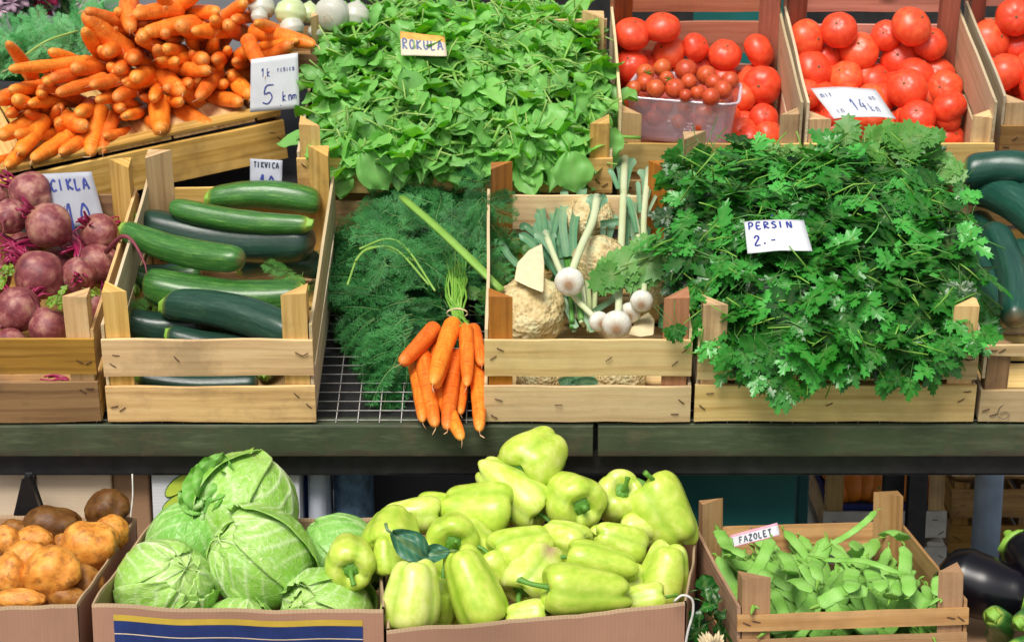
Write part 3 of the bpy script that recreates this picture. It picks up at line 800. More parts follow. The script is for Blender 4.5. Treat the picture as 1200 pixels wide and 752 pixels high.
def make_potato(i):
    random.seed(500 + i)
    m = MB(); eyes = [V((U(-1, 1), U(-1, 1), U(-1, 1))).normalized() for _ in range(7)]
    def disp(d):
        r = 1 + .22 * N3(d, 1.1, i * 3.3) + .06 * N3(d, 3.0, i)
        for e in eyes:
            q = (d - e).length
            r -= .05 * math.exp(-(q / .13) ** 2); r += .018 * math.exp(-((q - .24) / .08) ** 2)
        return r
    def tf(d): return (.5, max(math.exp(-((d - e).length / .10) ** 2) for e in eyes), 0)
    blob(m, .5, 44, 32, disp, tfun=tf); o = m.build('potato', M['potato']); o.color = (1, 1, 1, 1); return o
POTS = [make_potato(i) for i in range(5)]
def make_beet(i):
    random.seed(600 + i)
    m = MB()
    def disp(d): return 1 + .05 * N3(d, 1.3, i * 3.3) + .02 * N3(d, 5, i) + (.10 * (d.z + .0) ** 6 if d.z > 0 else 0) + (max(0, -d.z - .86) * 1.3)
    def tf(d): return (.5, max(0, (d.z - .72) * 3) * (.6 + .8 * N3(d, 6)), 0)
    blob(m, .5, 40, 30, disp, sc=(1, 1, .93), tfun=tf)
    o = m.build('beetroot', M['beet'])
    t = MB(); a = U(0, 6)
    sweep(t, spline([(0, 0, -.44), (0, 0, -.60), (.05 * math.cos(a), .05 * math.sin(a), -.78), (.25 * math.cos(a), .25 * math.sin(a), -1.0), (.45 * math.cos(a + .6), .45 * math.sin(a + .6), -1.05)], 12), [.14, .085, .055, .04, .03, .024, .02, .016, .014, .012, .01, .008], 8)
    t.build('tap_root', M['beetroot_tail'], o)
    t = MB()
    for k in range(9):
        a = k * 2.4; r = .03 + .015 * k; L = U(.15, .5)
        sweep(t, [(r * math.cos(a), r * math.sin(a), .44), (r * 1.4 * math.cos(a), r * 1.4 * math.sin(a), .44 + L * .6), (r * 1.4 * math.cos(a) + U(-.12, .12), r * 1.4 * math.sin(a) + U(-.12, .12), .44 + L)], [.045, .036, .03], 7, flat=.6)
    t.build('cut_stalks', M['beetstem'], o)
    return o
BEETS = [make_beet(i) for i in range(4)]

def make_cabbage(i):
    """head of diameter 1, stalk towards -z; wrapped in veined leaves"""
    random.seed(700 + i)
    o = None; core = MB()
    def tfc(d): return (.75, 0, 0)
    def dc(d): return 1 + .02 * N3(d, 2, i)
    blob(core, .455, 40, 30, dc, tfun=tfc)
    o = core.build('cabbage', M['cabbage'])
    def leaf(az, reach, width, off, mat, seed, curl=0.0, tone=.5):
        nu, nv = 56, 60; vs, uv, ts = [], [], []
        for b in range(nv + 1):
            v = b / nv; pol = math.radians(lerp(166, reach, v))          # polar angle from the top
            wd = width * (math.sin(PI * min(1, (v * .80 + .12))) ** .65) * (1 - .35 * v ** 6)
            for a in range(nu + 1):
                u = a / nu * 2 - 1
                lon = u * wd / max(.45, math.sin(max(pol, .45)))
                lon = max(-2.4, min(2.4, lon))
                po = pol + .10 * u * u * (1 - v)                          # sides sag
                d = V((math.sin(po) * math.cos(lon), math.sin(po) * math.sin(lon), math.cos(po)))
                edge = max(abs(u) ** 3, v ** 5)
                # vein network: midrib, side ribs, fine cross ribs
                mr = math.exp(-(u / (.075 * (1.2 - v))) ** 2)
                w_ = v * 1.0 - abs(u) * .62 + .02 * noise.noise(V((u * 3, v * 3, seed)))
                w_ += .22 * abs(u) ** 2 + .035 * noise.noise(V((u * 2, v * 2, seed + 6))); fr = (w_ * 6.0) % 1.0; sv = math.exp(-((fr - .5) / (.055 + .06 * (1 - abs(u)))) ** 2) * (1 - abs(u) ** 2) * (1 if w_ > 0 else 0)
                w2 = (abs(u) * 1.2 + v * .5) * 13 + 4.5 * noise.noise(V((u * 5, v * 5, seed + 3))); f2 = w2 % 1.0
                fv = math.exp(-((f2 - .5) / .10) ** 2) * .38
                vein = min(1, mr + sv * .85 + fv * (1 - mr))
                ruf = edge * (.036 * math.sin(9 * math.atan2(u, v - .3) + seed) + .03 * noise.noise(V((u * 6, v * 6, seed + 9))))
                r = .5 * (1 + off + ruf + curl * edge * .16) + .009 * mr + .0055 * sv - .0022 * fv + .020 * noise.noise(V((u * 2.3, v * 2.3, seed + 1))) + .007 * noise.noise(V((u * 9, v * 9, seed + 1)))
                q = Matrix.Rotation(az, 3, 'Z') @ (d * r)
                vs.append(q); uv.append((u, v))
                tn = tone + .25 * noise.noise(V((u * 2, v * 2, seed + 4))) + .12 * edge
                ts.append((tn, vein, 0))
        fs = [(b * (nu + 1) + a, b * (nu + 1) + a + 1, (b + 1) * (nu + 1) + a + 1, (b + 1) * (nu + 1) + a) for b in range(nv) for a in range(nu)]
        m = MB(); m.add(vs, fs, uv, 0, ts); l = m.build('leaf', mat, o); sl = l.modifiers.new('thickness', 'SOLIDIFY'); sl.thickness = .008; sl.offset = -1; return l
    a0 = U(0, 6)
    leaf(a0 + 2.4, U(-10, 5), 1.35, -.055, M['cabbage'], 1.1 + i * 9, tone=.75)
    leaf(a0 + 4.9, U(0, 10), 1.3, -.038, M['cabbage'], 4.1 + i * 9, tone=.70)
    leaf(a0 + 1.2, U(8, 16), 1.3, -.018, M['cabbage'], 2.3 + i * 9, tone=.62)
    leaf(a0 + 3.5, U(10, 22), 1.25, .0, M['cabbage'], 3.7 + i * 9, tone=.55)
    leaf(a0 + 5.7, U(20, 32), 1.2, .018, M['cabbage'], 5.9 + i * 9, curl=.45, tone=.50)
    leaf(a0 + 0.2, U(24, 40), 1.1, .034, M['cabbage'], 7.9 + i * 9, curl=.9, tone=.42)
    return o
CABS = [make_cabbage(i) for i in range(3)]

def make_pod(i):
    """flat pod length 1 along z, width 1 in x, thin in y; bent"""
    random.seed(800 + i)
    n = 30; c1 = U(-.7, .7); c2 = U(-.4, .4); k1 = U(-.3, .3)
    pts, rad = [], []
    for k in range(n):
        t = k / (n - 1)
        pts.append((c1 * math.sin(PI * t) + c2 * math.sin(2 * PI * t) * .4, k1 * math.sin(PI * t) * 1.2 + .25 * math.sin(t * 7 + i), t))
        w_ = min(1, (t / .06) ** .6 if t < .06 else 1) * min(1, ((1 - t) / .10) ** .55 if t > .90 else 1)
        rad.append(max(.03, .5 * w_))
    m = MB(); nb = random.choice([6, 7]); ph = U(0, 1)
    def tf(k, th): return (.5 + .12 * math.sin(k * .7 + i), (1 if abs(math.cos(th)) > .93 else 0) * .8, 0)
    ns = 14; P = [V(p) for p in pts]; vs, uv, ts = [], [], []
    for k, p in enumerate(P):
        t = k / (n - 1); bump = abs(math.sin(PI * (t * nb + ph))) ** 1.2
        for j in range(ns):
            th = 2 * PI * j / ns
            x = rad[k] * math.cos(th) * (1 + .05 * math.sin(t * nb * 6.3)); y = rad[k] * math.sin(th) * (.24 + .07 * bump * (abs(math.sin(th)) ** 2))
            vs.append(p + V((x, y, 0))); uv.append((j / ns, t)); ts.append(tf(k, th))
    fs = [(a * ns + j, a * ns + (j + 1) % ns, (a + 1) * ns + (j + 1) % ns, (a + 1) * ns + j) for a in range(n - 1) for j in range(ns)]
    fs += [tuple(range(ns - 1, -1, -1)), tuple((n - 1) * ns + j for j in range(ns))]
    m.add(vs, fs, uv, 0, ts)
    o = m.build('bean_pod', M['pod'])
    s = MB(); e = P[-1]; b = P[0]
    sweep(s, [b + V((0, 0, .02)), b + V((0, 0, -.04)), b + V((.15, 0, -.09))], [.12, .09, .13], 7)
    s.build('stem', M['stalk'], o); s = MB()
    sweep(s, [e - V((0, 0, .01)), e + V((.05, 0, .035)), e + V((.3, 0, .07))], [.05, .03, .01], 6)
    s.build('tip', M['stalk'], o)
    return o
PODS = [make_pod(i) for i in range(9)]

def make_garlic():
    m = MB(); tt = [k / 20 for k in range(21)]
    tab = [(0, .10), (.03, .25), (.12, .42), (.3, .5), (.5, .47), (.7, .33), (.85, .19), (1, .14)]
    def mod(k, th): return 1 + .035 * abs(math.cos(4 * th)) * math.sin(PI * tt[k])
    def tf(k, th): return (.5, max(0, 1 - tt[k] / .06), max(0, (tt[k] - .75) / .25))
    sweep(m, [(0, 0, t * .95) for t in tt], [prof(tab, t) for t in tt], 24, mod=mod, tfun=tf)
    o = m.build('garlic', M['garlic'])
    r = MB()
    for k in range(26):
        a = k * 2.4; q = .02 * math.sqrt(k)
        sweep(r, [(q * math.cos(a), q * math.sin(a), .02), (1.5 * q * math.cos(a), 1.5 * q * math.sin(a), -.04 - U(0, .03))], [.012, .006], 4)
    r.build('root_tuft', M['root'], o)
    return o
GARLIC = make_garlic()
def make_celeriac(i):
    random.seed(900 + i); m = MB()
    warts = [V((U(-1, 1), U(-1, 1), U(-1, .5))).normalized() for _ in range(30)]
    def disp(d):
        r = 1 + .10 * N3(d, 1.4, i * 5) + .06 * N3(d, 4, i) + .03 * N3(d, 10, i)
        for e in warts: r += .05 * math.exp(-((d - e).length / .10) ** 2)
        return r
    def tf(d): return (.5, max(0, max(1 - (d - e).length / .14 for e in warts)) * .8, 0)
    blob(m, .5, 64, 46, disp, sc=(1, 1, .9), tfun=tf); return m.build('celeriac', M['celeriac'])
CELS = [make_celeriac(i) for i in range(2)]
def make_onion():
    m = MB(); tt = [k / 20 for k in range(21)]
    tab = [(0, .05), (.03, .22), (.12, .40), (.35, .5), (.6, .46), (.8, .30), (.92, .13), (1, .05)]
    sweep(m, [(0, 0, t * .95) for t in tt], [prof(tab, t) for t in tt], 26)
    o = m.build('white_onion', M['onion']); r = MB()
    for k in range(16):
        a = k * 2.4; q = .02 * math.sqrt(k); sweep(r, [(q * math.cos(a), q * math.sin(a), .03), (2.2 * q * math.cos(a), 2.2 * q * math.sin(a), -.02)], [.012, .006], 4)
    r.build('root_tuft', M['root'], o)
    return o
ONION = make_onion()
PROTOS = CARROTS + ZMID + ZDARK + CUC + TOMS + TOMC + CHER + CHEC + PEPS + POTS + BEETS + CABS + PODS + [GARLIC] + CELS + [ONION]

# ------------------------------------------------------------------ leaf templates (numpy arrays, merged into heaps)
class Mass:
    def __init__(s): s.v, s.f, s.t, s.m, s.n = [], [], [], [], 0
    def add(s, T, Mx, tone, mat=0):
        v, f, vein = T
        R = np.array(Mx.to_3x3(), dtype=np.float64); tr = np.array(Mx.translation, dtype=np.float64)
        s.v.append(v @ R.T + tr)
        t = np.ones((len(v), 4), dtype=np.float32); t[:, 0] = tone; t[:, 1] = vein; t[:, 2] = 0; s.t.append(t)
        s.f.extend([tuple(i + s.n for i in q) for q in f]); s.m.extend([mat] * len(f)); s.n += len(v)
    def addmb(s, mb):
        v = np.array(mb.v, dtype=np.float64); t = np.ones((len(v), 4), dtype=np.float32); t[:, :3] = np.array(mb.t)
        s.v.append(v); s.t.append(t); s.f.extend([tuple(i + s.n for i in q) for q in mb.f]); s.m.extend(mb.m); s.n += len(v)
    def build(s, name, mats, parent=None):
        me = bpy.data.meshes.new(name); me.from_pydata(np.concatenate(s.v).tolist(), [], s.f)
        for m in mats: me.materials.append(m)
        me.polygons.foreach_set('material_index', s.m); me.polygons.foreach_set('use_smooth', [True] * len(s.f))
        me.uv_layers.new(name='UVMap')
        ca = me.color_attributes.new('tint', 'FLOAT_COLOR', 'POINT'); ca.data.foreach_set('color', np.concatenate(s.t).ravel())
        me.update(); o = bpy.data.objects.new(name, me); COL.objects.link(o)
        if parent: o.parent = parent
        return o
def tmpl(mb): return (np.array([tuple(v) for v in mb.v]), list(mb.f), np.array([t[1] for t in mb.t]))
def leaf_grid(outline, nv=9, nu=6, fold=.3, curl=.3, wave=.05, seed=0, stem=.5, stem_w=.035, lobes=None):
    """a leaf along +x of length 1, upper face +z; outline(t)->half width"""
    m = MB(); vs, ts = [], []
    for i in range(nv + 1):
        t = i / nv; w_ = outline(t); cz = -curl * t * t
        for j in range(nu + 1):
            u = j / nu * 2 - 1
            y = u * w_
            z = cz + fold * abs(u) ** 1.2 * w_ + wave * noise.noise(V((t * 3, u * 2, seed))) * 2 + wave * .8 * abs(u) * math.sin(t * 9 + seed)
            x = t * (1 - .12 * curl) - .05 * abs(u) * (1 if t > .8 else 0)
            vs.append((x, y, z)); ts.append((.5, (1.0 if j == nu // 2 else 0) * (1 - t * .5) + (.35 if (i + j) % 3 == 0 and 0 < j < nu else 0), 0))
    k = nu + 1
    fs = [(i * k + j, (i + 1) * k + j, (i + 1) * k + j + 1, i * k + j + 1) for i in range(nv) for j in range(nu)]
    fs = [tuple(reversed(f)) for f in fs]
    m.add(vs, fs, None, 0, ts)
    if stem: sweep(m, [(0.03, 0, vs[nu // 2][2]), (-stem * .5, 0, .02), (-stem, U(-.1, .1), -.06)], [stem_w * .7, stem_w, stem_w * 1.1], 5, tint=(.5, .9, 0))
    return tmpl(m)
def rocket_outline(seed, notch):
    def f(t):
        b = (.27 + .13 * ((seed * .37) % 1)) * math.sin(PI * min(1, .06 + t * .94) ** 1.25) ** .75 if 0 < t < 1 else (.03 if t == 0 else .015)
        if notch: b *= 1 - .6 * max(0, math.sin(t * 14 + seed)) * (t < .62)
        return max(.012, b)
    return f
random.seed(5)
T_ROCKET = [leaf_grid(rocket_outline(s, s % 3 != 1), 14, 6, fold=U(-.15, .5), curl=U(-.2, .55), wave=U(.04, .10), seed=s * 3.1, stem=U(.3, .9)) for s in range(14)]
def lobe(m, base, ang, L, wd, z0=0, teeth=3, lift=0.0):
    """one toothed lobe as a fan"""
    d = V((math.cos(ang), math.sin(ang), lift)); n = V((-math.sin(ang), math.cos(ang), 0)); b = V(base)
    pts = [b, b + d * L * .38 - n * wd * .34, b + d * L * .62 - n * wd * .62, b + d * L * .70 - n * wd * .26, b + d * L * .90 - n * wd * .34, b + d * L * .87 - n * wd * .10,
           b + d * L * 1.04, b + d * L * .87 + n * wd * .10, b + d * L * .90 + n * wd * .34, b + d * L * .70 + n * wd * .26, b + d * L * .62 + n * wd * .62, b + d * L * .38 + n * wd * .34]
    c = b + d * L * .5 + V((0, 0, -.03 * L))
    vs = [p + V((0, 0, U(-.03, .03) * L)) for p in pts] + [c]
    fs = [(12, i, (i + 1) % 12) for i in range(12)]
    ts = [(.5, .0, 0)] * 12 + [(.5, .35, 0)]; ts[0] = (.5, .9, 0)
    m.add(vs, fs, None, 0, ts)
def parsley(seed, big=1.0):
    random.seed(seed); m = MB()
    def leaflet(b, ang, L):
        for k, (da, s) in enumerate(((0, 1), (-.75, .72), (.75, .72), (-1.35, .42), (1.35, .42))):
            lobe(m, b, ang + da * U(.85, 1.1), L * s * U(.9, 1.1), L * s * .50, lift=U(-.35, .2))
    leaflet((.34, 0, .0), 0, .60); leaflet((.24, .0, 0), 1.0, .44); leaflet((.24, .0, 0), -1.0, .44)
    sweep(m, [(.36, 0, 0), (0, 0, 0), (-.35, U(-.1, .1), -.16), (-.8, U(-.2, .2), -.5)], [.010, .013, .016, .018], 4, tint=(.6, .8, 0))
    return tmpl(m)
T_PARS = [parsley(s) for s in range(8)]
def celery(seed):
    random.seed(seed); m = MB()
    def leaflet(b, ang, L):
        for (da, s) in ((0, 1), (-.6, .85), (.6, .85), (-1.2, .6), (1.2, .6)): lobe(m, b, ang + da, L * s, L * s * 1.0, lift=U(-.25, .15))
    leaflet((.30, 0, 0), 0, .70); leaflet((.14, 0, 0), 1.1, .55); leaflet((.14, 0, 0), -1.1, .55)
    sweep(m, [(.3, 0, 0), (0, 0, 0), (-.4, 0, -.15)], [.02, .03, .035], 5, tint=(.6, .9, 0))
    return tmpl(m)
T_CEL = [celery(s) for s in range(4)]
def frond(seed, dens=11, sub=6):
    """feathery carrot frond length 1 along +x"""
    random.seed(seed); m = MB(); vs, fs = [], []
    cur = U(.1, .5)
    def cp(t): return V((t, .04 * math.sin(t * 5 + seed), -cur * t * t))
    sweep(m, [cp(k / 7) for k in range(8)], [.012 - .0011 * k for k in range(8)], 4, tint=(.7, .7, 0))
    def strip(a, b, w_):
        d = (b - a); n = V((-d.y, d.x, 0)); n = n.normalized() * w_ if n.length > 1e-6 else V((0, w_, 0))
        o = len(vs); mid_ = (a + b) / 2
        vs.extend([a - n * .4, mid_ - n, b, mid_ + n + V((0, 0, w_ * .6)), a + n * .4]); fs.append((o, o + 1, o + 2, o + 3, o + 4))
    for k in range(dens):
        t = .16 + .82 * k / dens
        for sgn in (-1, 1):
            b = cp(t); L = .34 * math.sin(PI * (.12 + .80 * t)) * U(.8, 1.15); a = sgn * U(.75, 1.1); d = V((math.cos(a), math.sin(a), U(-.35, .35)))
            e = b + d * L; strip(b, e, .004)
            for q in range(sub):
                s = .18 + .8 * q / sub
                for sg in (-1, 1):
                    bb = b + d * L * s; aa = a + sg * U(.5, .9); l2 = L * .42 * (1 - .55 * s) * U(.8, 1.3)
                    dd = V((math.cos(aa), math.sin(aa), U(-.5, .5))); ee = bb + dd * l2; strip(bb, ee, .0052)
                    for s3 in (.45, .75):
                        a3 = aa + U(-.8, .8); strip(bb + dd * l2 * s3, bb + dd * l2 * s3 + V((math.cos(a3), math.sin(a3), U(-.4, .4))) * l2 * .45, .005)
    m.add(vs, fs, None, 0, (.5, 0, 0)); return tmpl(m)
T_FROND = [frond(s) for s in range(5)]
T_FROND2 = [frond(s + 20, 8, 5) for s in range(5)]

def heap_surface(rows, edge=.08, n=40):
    """rows from front bottom to back top: (py, x_left, x_right, Y). Returns S(u,v)->world point"""
    ctrl = [V((a, b, c)) for (_, a, b, c) in rows]; pys = [r[0] for r in rows]
    C = spline([(c.x, c.y, c.z) for c in ctrl], 60); P = spline([(p, 0, 0) for p in pys], 60)
    def S(u, v, off=0.0):
        k = min(58, int(v * 59)); f = v * 59 - k
        c = C[k].lerp(C[k + 1], f); py = P[k].x * (1 - f) + P[k + 1].x * f
        px = c.x + (c.y - c.x) * u; Y = c.z + edge * abs(2 * u - 1) ** 4
        return at(px, py, Y)
    def NRM(u, v):
        e = .02; a = S(min(1, u + e), v) - S(max(0, u - e), v); b = S(u, min(1, v + e)) - S(u, max(0, v - e))
        n = a.cross(b); n.normalize()
        if n.dot(-F) < 0: n = -n
        return n
    return S, NRM
def core(mass, S, NRM, off, mat, nu=36, nv=30, amp=.012, shrink=.03):  # darkest-toned sheet under the leaves, painting shade into their gaps
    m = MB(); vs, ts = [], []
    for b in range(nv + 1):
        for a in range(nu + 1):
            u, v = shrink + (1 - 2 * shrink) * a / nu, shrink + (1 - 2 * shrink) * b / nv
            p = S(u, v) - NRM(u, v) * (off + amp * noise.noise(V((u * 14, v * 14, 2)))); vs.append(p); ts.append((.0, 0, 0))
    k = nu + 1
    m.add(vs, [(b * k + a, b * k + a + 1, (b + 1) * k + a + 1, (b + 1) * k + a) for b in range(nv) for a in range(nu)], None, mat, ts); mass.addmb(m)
def leaf_matrix(p, n, size, spread=.6, down=.5, tone=None):
    nn = (n + V((U(-1, 1), U(-1, 1), U(-1, 1))) * spread).normalized()
    fwd = V((U(-1, 1), U(-1, 1), U(-1, 1))) + V((0, -down * .6, -down))
    B = basis(nn, fwd)
    return Matrix.Translation(p) @ B.to_4x4() @ Matrix.Scale(size, 4)
# ------------------------------------------------------------------ hand lettering: strokes on a 0..1 square, y up
GL = {
 'A': [[(0, 0), (.42, 1), (.85, 0)], [(.15, .38), (.7, .38)]], 'C': [[(.8, .85), (.5, 1), (.12, .75), (.05, .4), (.3, .02), (.8, .12)]],
 'I': [[(.25, 1), (.22, 0)]], 'K': [[(.1, 1), (.1, 0)], [(.8, 1), (.12, .48), (.85, 0)]], 'L': [[(.12, 1), (.1, 0), (.7, .03)]],
 'T': [[(0, .95), (.85, 1)], [(.42, .97), (.4, 0)]], 'V': [[(.02, 1), (.35, 0), (.8, 1)]], 'R': [[(.1, 0), (.12, 1), (.6, .95), (.7, .7), (.15, .48), (.8, 0)]],
 'O': [[(.4, 1), (.08, .7), (.1, .25), (.4, 0), (.75, .3), (.72, .75), (.4, 1)]], 'U': [[(.08, 1), (.1, .25), (.4, 0), (.7, .25), (.75, 1)]],
 'P': [[(.1, 0), (.12, 1), (.6, .98), (.7, .7), (.5, .48), (.14, .46)]], 'E': [[(.75, 1), (.1, .97), (.1, 0), (.75, .03)], [(.12, .5), (.6, .52)]],
 'S': [[(.75, .9), (.4, 1), (.12, .78), (.6, .45), (.7, .18), (.35, 0), (.05, .12)]], 'N': [[(.08, 0), (.1, 1), (.7, 0), (.75, 1)]],
 'F': [[(.75, 1), (.12, .97), (.1, 0)], [(.12, .52), (.6, .54)]], 'Z': [[(.05, .98), (.75, 1), (.08, .02), (.8, .02)]],
 '1': [[(.1, .7), (.42, 1), (.38, 0)]], '0': [[(.42, 1), (.1, .65), (.12, .2), (.42, 0), (.74, .3), (.72, .75), (.42, 1)]],
 '2': [[(.08, .75), (.4, 1), (.72, .75), (.1, .05), (.85, .03)]], '4': [[(.55, 1), (.05, .35), (.8, .38)], [(.6, .65), (.55, 0)]],
 '5': [[(.85, 1), (.3, .98), (.15, .55), (.55, .6), (.72, .3), (.4, 0), (.02, .08)]], '6': [[(.65, 1), (.2, .55), (.12, .2), (.42, 0), (.7, .22), (.45, .45), (.15, .25)]],
 '-': [[(.1, .45), (.8, .5)]], ',': [[(.3, .12), (.2, -.15)]], '.': [[(.25, .0), (.32, .04)]], 'v': [[(.3, 1.3), (.45, 1.12), (.65, 1.35)]],
 'k': [[(.1, 1), (.1, 0)], [(.6, .6), (.12, .3), (.65, 0)]], 'n': [[(.1, .55), (.1, 0)], [(.1, .4), (.4, .58), (.6, .4), (.6, 0)]],
 'm': [[(.05, .5), (.05, 0)], [(.05, .4), (.25, .55), (.4, .4), (.4, 0)], [(.4, .4), (.6, .55), (.8, .4), (.8, 0)]],
 'r': [[(.1, .55), (.1, 0)], [(.1, .35), (.5, .55)]], 'i': [[(.3, .55), (.3, 0)]], 'c': [[(.6, .5), (.2, .45), (.15, .1), (.6, .05)]],
 'a': [[(.6, .5), (.2, .45), (.15, .08), (.6, .1), (.62, .5), (.66, 0)]], ' ': []}
def price_card(name, label, P4, mats, texts, thick=.0009, bend=.0, edge_back=None, strips=(), group='price cards'):
    """P4 world corners: top-left, top-right, bottom-right, bottom-left; texts: (string, u0, v0 from top, height, width/char, pen, ink)"""
    TL, TR, BR, BL = P4; nrm = (BL - TL).cross(TR - TL).normalized()
    if nrm.dot(-F) < 0: nrm = -nrm
    def pt(u, v, h=0.0):
        p = TL * (1 - u) * (1 - v) + TR * u * (1 - v) + BR * u * v + BL * (1 - u) * v
        return p + nrm * (h + bend * math.sin(PI * u) + .0012 * noise.noise(V((u * 3, v * 3, TL.x * 9))))
    m = MB(); n = 10; vs = []
    for b in range(n + 1):
        for a in range(n + 1): vs.append(pt(a / n, b / n))
    k = n + 1; fs = [(b * k + a, (b + 1) * k + a, (b + 1) * k + a + 1, b * k + a + 1) for b in range(n) for a in range(n)]
    fm = []
    for b in range(n):
        for a in range(n):
            mi = 0
            for (v0, v1, im) in strips:
                if v0 <= (b + .5) / n < v1: mi = im
            fm.append(mi)
    m.add(vs, fs, None, 0); m.m[:] = fm
    o = m.build(name, mats); tag(o, label, 'price card', group)
    sol = o.modifiers.new('thickness', 'SOLIDIFY'); sol.thickness = thick; sol.offset = -1
    W_ = (TR - TL).length
    for (s, u0, v0, h, cw, pen, ink) in texts:
        t = MB(); x = u0
        for ch in s:
            jy = U(-.02, .02) * h
            for st in GL[ch]:
                P = [(x + p[0] * cw * .8, v0 + h - p[1] * h + jy) for p in st]
                if len(P) > 2: P = [(q.x, q.y) for q in spline([(a, b, 0) for a, b in P], len(P) * 3)]
                pts = [pt(a, b, .0009) for a, b in P]
                L, R_ = [], []
                for i, p in enumerate(pts):
                    d = (pts[min(i + 1, len(pts) - 1)] - pts[max(0, i - 1)]).normalized(); sd = nrm.cross(d) * (pen * U(.8, 1.2) / 2)
                    L.append(p + sd); R_.append(p - sd)
                q = len(pts); t.add(L + R_, [(i, i + 1, q + i + 1, q + i) for i in range(q - 1)])
            x += cw
        if t.v: t.build('lettering', ink, o, smooth=False)
    return o
# ------------------------------------------------------------------ tomatoes
random.seed(21)
def tomato_row(rows, cropx, cropy, sc, plane_fn, label, group, cal=()):
    out = []
    for r, (h, items) in enumerate(rows):
        for (cx, cy, rr) in items:
            px, py = cropx + cx / sc, cropy + cy / sc
            p = plane_fn(px, py, h); R = (.45 * rr + .55 * 76 * sc / 3.58 * .95) / sc * mpp(p)
            c = (cx, cy) in cal
            o = inst(random.choice(TOMC if c else TOMS))
            B = basis(V((U(-.5, .5), -.8, U(-.4, .8))) if c else V((U(-.8, .8), U(-.2, 1), U(-.9, -.1))), V((U(-1, 1), U(-1, 1), U(-1, 1))))
            setm(o, p, B, R * 2 * U(1.05, 1.12)); tag(o, None, 'tomato', group); out.append((o, r))
    return out
def relax(items, iters=12, k=.45, minfac=.90):
    L = [[o, o.matrix_world.translation.copy(), max(o.matrix_world.to_scale()) / 2] for o in items]
    for _ in range(iters):
        for i in range(len(L)):
            for j in range(i + 1, len(L)):
                d = L[i][1] - L[j][1]; need = (L[i][2] + L[j][2]) * minfac
                if d.length < need and d.length > 1e-5:
                    s = d.normalized() * (need - d.length) * .5
                    # mostly slide along the line of sight, so that the view keeps its arrangement
                    f = s.dot(F); s = s * k + F * f * .8
                    L[i][1] += s; L[j][1] -= s
    for o, p, r in L:
        mw = o.matrix_world.copy(); mw.translation = p; o.matrix_world = mw
def label_rows(pairs, fmt, names):
    """pairs (object, row index); the n-th from the left in each row"""
    for r in sorted({r for _, r in pairs}):
        row = sorted([o for o, q in pairs if q == r], key=lambda o: proj(o.matrix_world.translation)[0])
        for n, o in enumerate(row): o['label'] = fmt.format(n=ORD[n], r=names[r])
t1 = tomato_row([
    (.125, [(130, 225, 80), (280, 185, 78), (355, 250, 72)]),
    (.09, [(515, 305, 48), (615, 300, 60), (765, 300, 72), (440, 262, 40), (230, 290, 40)]),
    (.085, [(130, 305, 72), (645, 345, 48), (720, 380, 78), (815, 435, 95), (75, 365, 50)]),
    (.055, [(800, 540, 75), (690, 470, 55), (690, 565, 55), (40, 430, 50)]),
    (.045, [(815, 595, 82), (715, 645, 70), (845, 650, 55), (70, 560, 48), (760, 600, 40), (30, 500, 50)]),
], 700, 0, 4.176, top, None, 'tomatoes in the crates')
label_rows(t1, 'shiny red tomato, {n} from left in the {r} layer of the punnet crate', ['topmost', 'second', 'third', 'fourth', 'lowest'])
t2 = tomato_row([
    (.125, [(165, 205, 78), (303, 165, 68), (590, 135, 85), (495, 190, 45), (665, 205, 72)]),
    (.11, [(272, 215, 48), (395, 225, 80), (555, 245, 80)]),
    (.105, [(210, 315, 90), (320, 305, 70), (720, 285, 80), (625, 320, 82)]),
    (.095, [(445, 325, 80), (600, 390, 92), (765, 385, 75), (150, 400, 45)]),
    (.07, [(430, 405, 75), (230, 420, 64), (755, 470, 78), (620, 490, 75), (650, 450, 50)]),
    (.045, [(260, 490, 70), (420, 535, 74), (270, 550, 58), (770, 545, 60), (350, 470, 50), (540, 520, 50), (690, 545, 45), (180, 520, 45)]),
], 900, 0, 3.58, top, None, 'tomatoes in the crates')
label_rows(t2, 'ripe red tomato, {n} from left in the {r} row of the price sheet crate', ['back', 'second', 'third', 'fourth', 'fifth', 'front'])
t3 = tomato_row([
    (.15, [(1030, 110, 75)]),
    (.125, [(940, 215, 100), (1045, 190, 60), (1120, 160, 80)]),
    (.11, [(990, 265, 90), (1090, 290, 75), (880, 290, 50)]),
    (.10, [(975, 340, 105), (1090, 380, 70)]),
    (.07, [(985, 430, 85), (1070, 440, 60), (1120, 480, 60), (1180, 400, 80)]),
], 900, 0, 3.58, top, None, 'tomatoes in the crates')
label_rows(t3, 'large red tomato, {n} from left in the {r} row of the rightmost crate', ['top', 'second', 'third', 'fourth', 'front'])
def keep_inside(cr, D, W, obs):
    yd = V((0, math.cos(T3), math.sin(T3))); c0 = V(cr.location)
    for o in obs:
        p = o.matrix_world.translation.copy(); R = max(o.matrix_world.to_scale()) / 2; r = (p - CAM).normalized()
        e = (p - c0).dot(yd) - (D - .014 - R)
        if e > 0: p -= r * (e / r.dot(yd))
        lx = p.x - c0.x; p.x = c0.x + min(max(lx, R * .93 + .006), W - .006 - R * .93)
        e = R * .85 + .008 - (p - c0).dot(TOPN)
        if e > 0: p += TOPN * e
        mw = o.matrix_world.copy(); mw.translation = p; o.matrix_world = mw
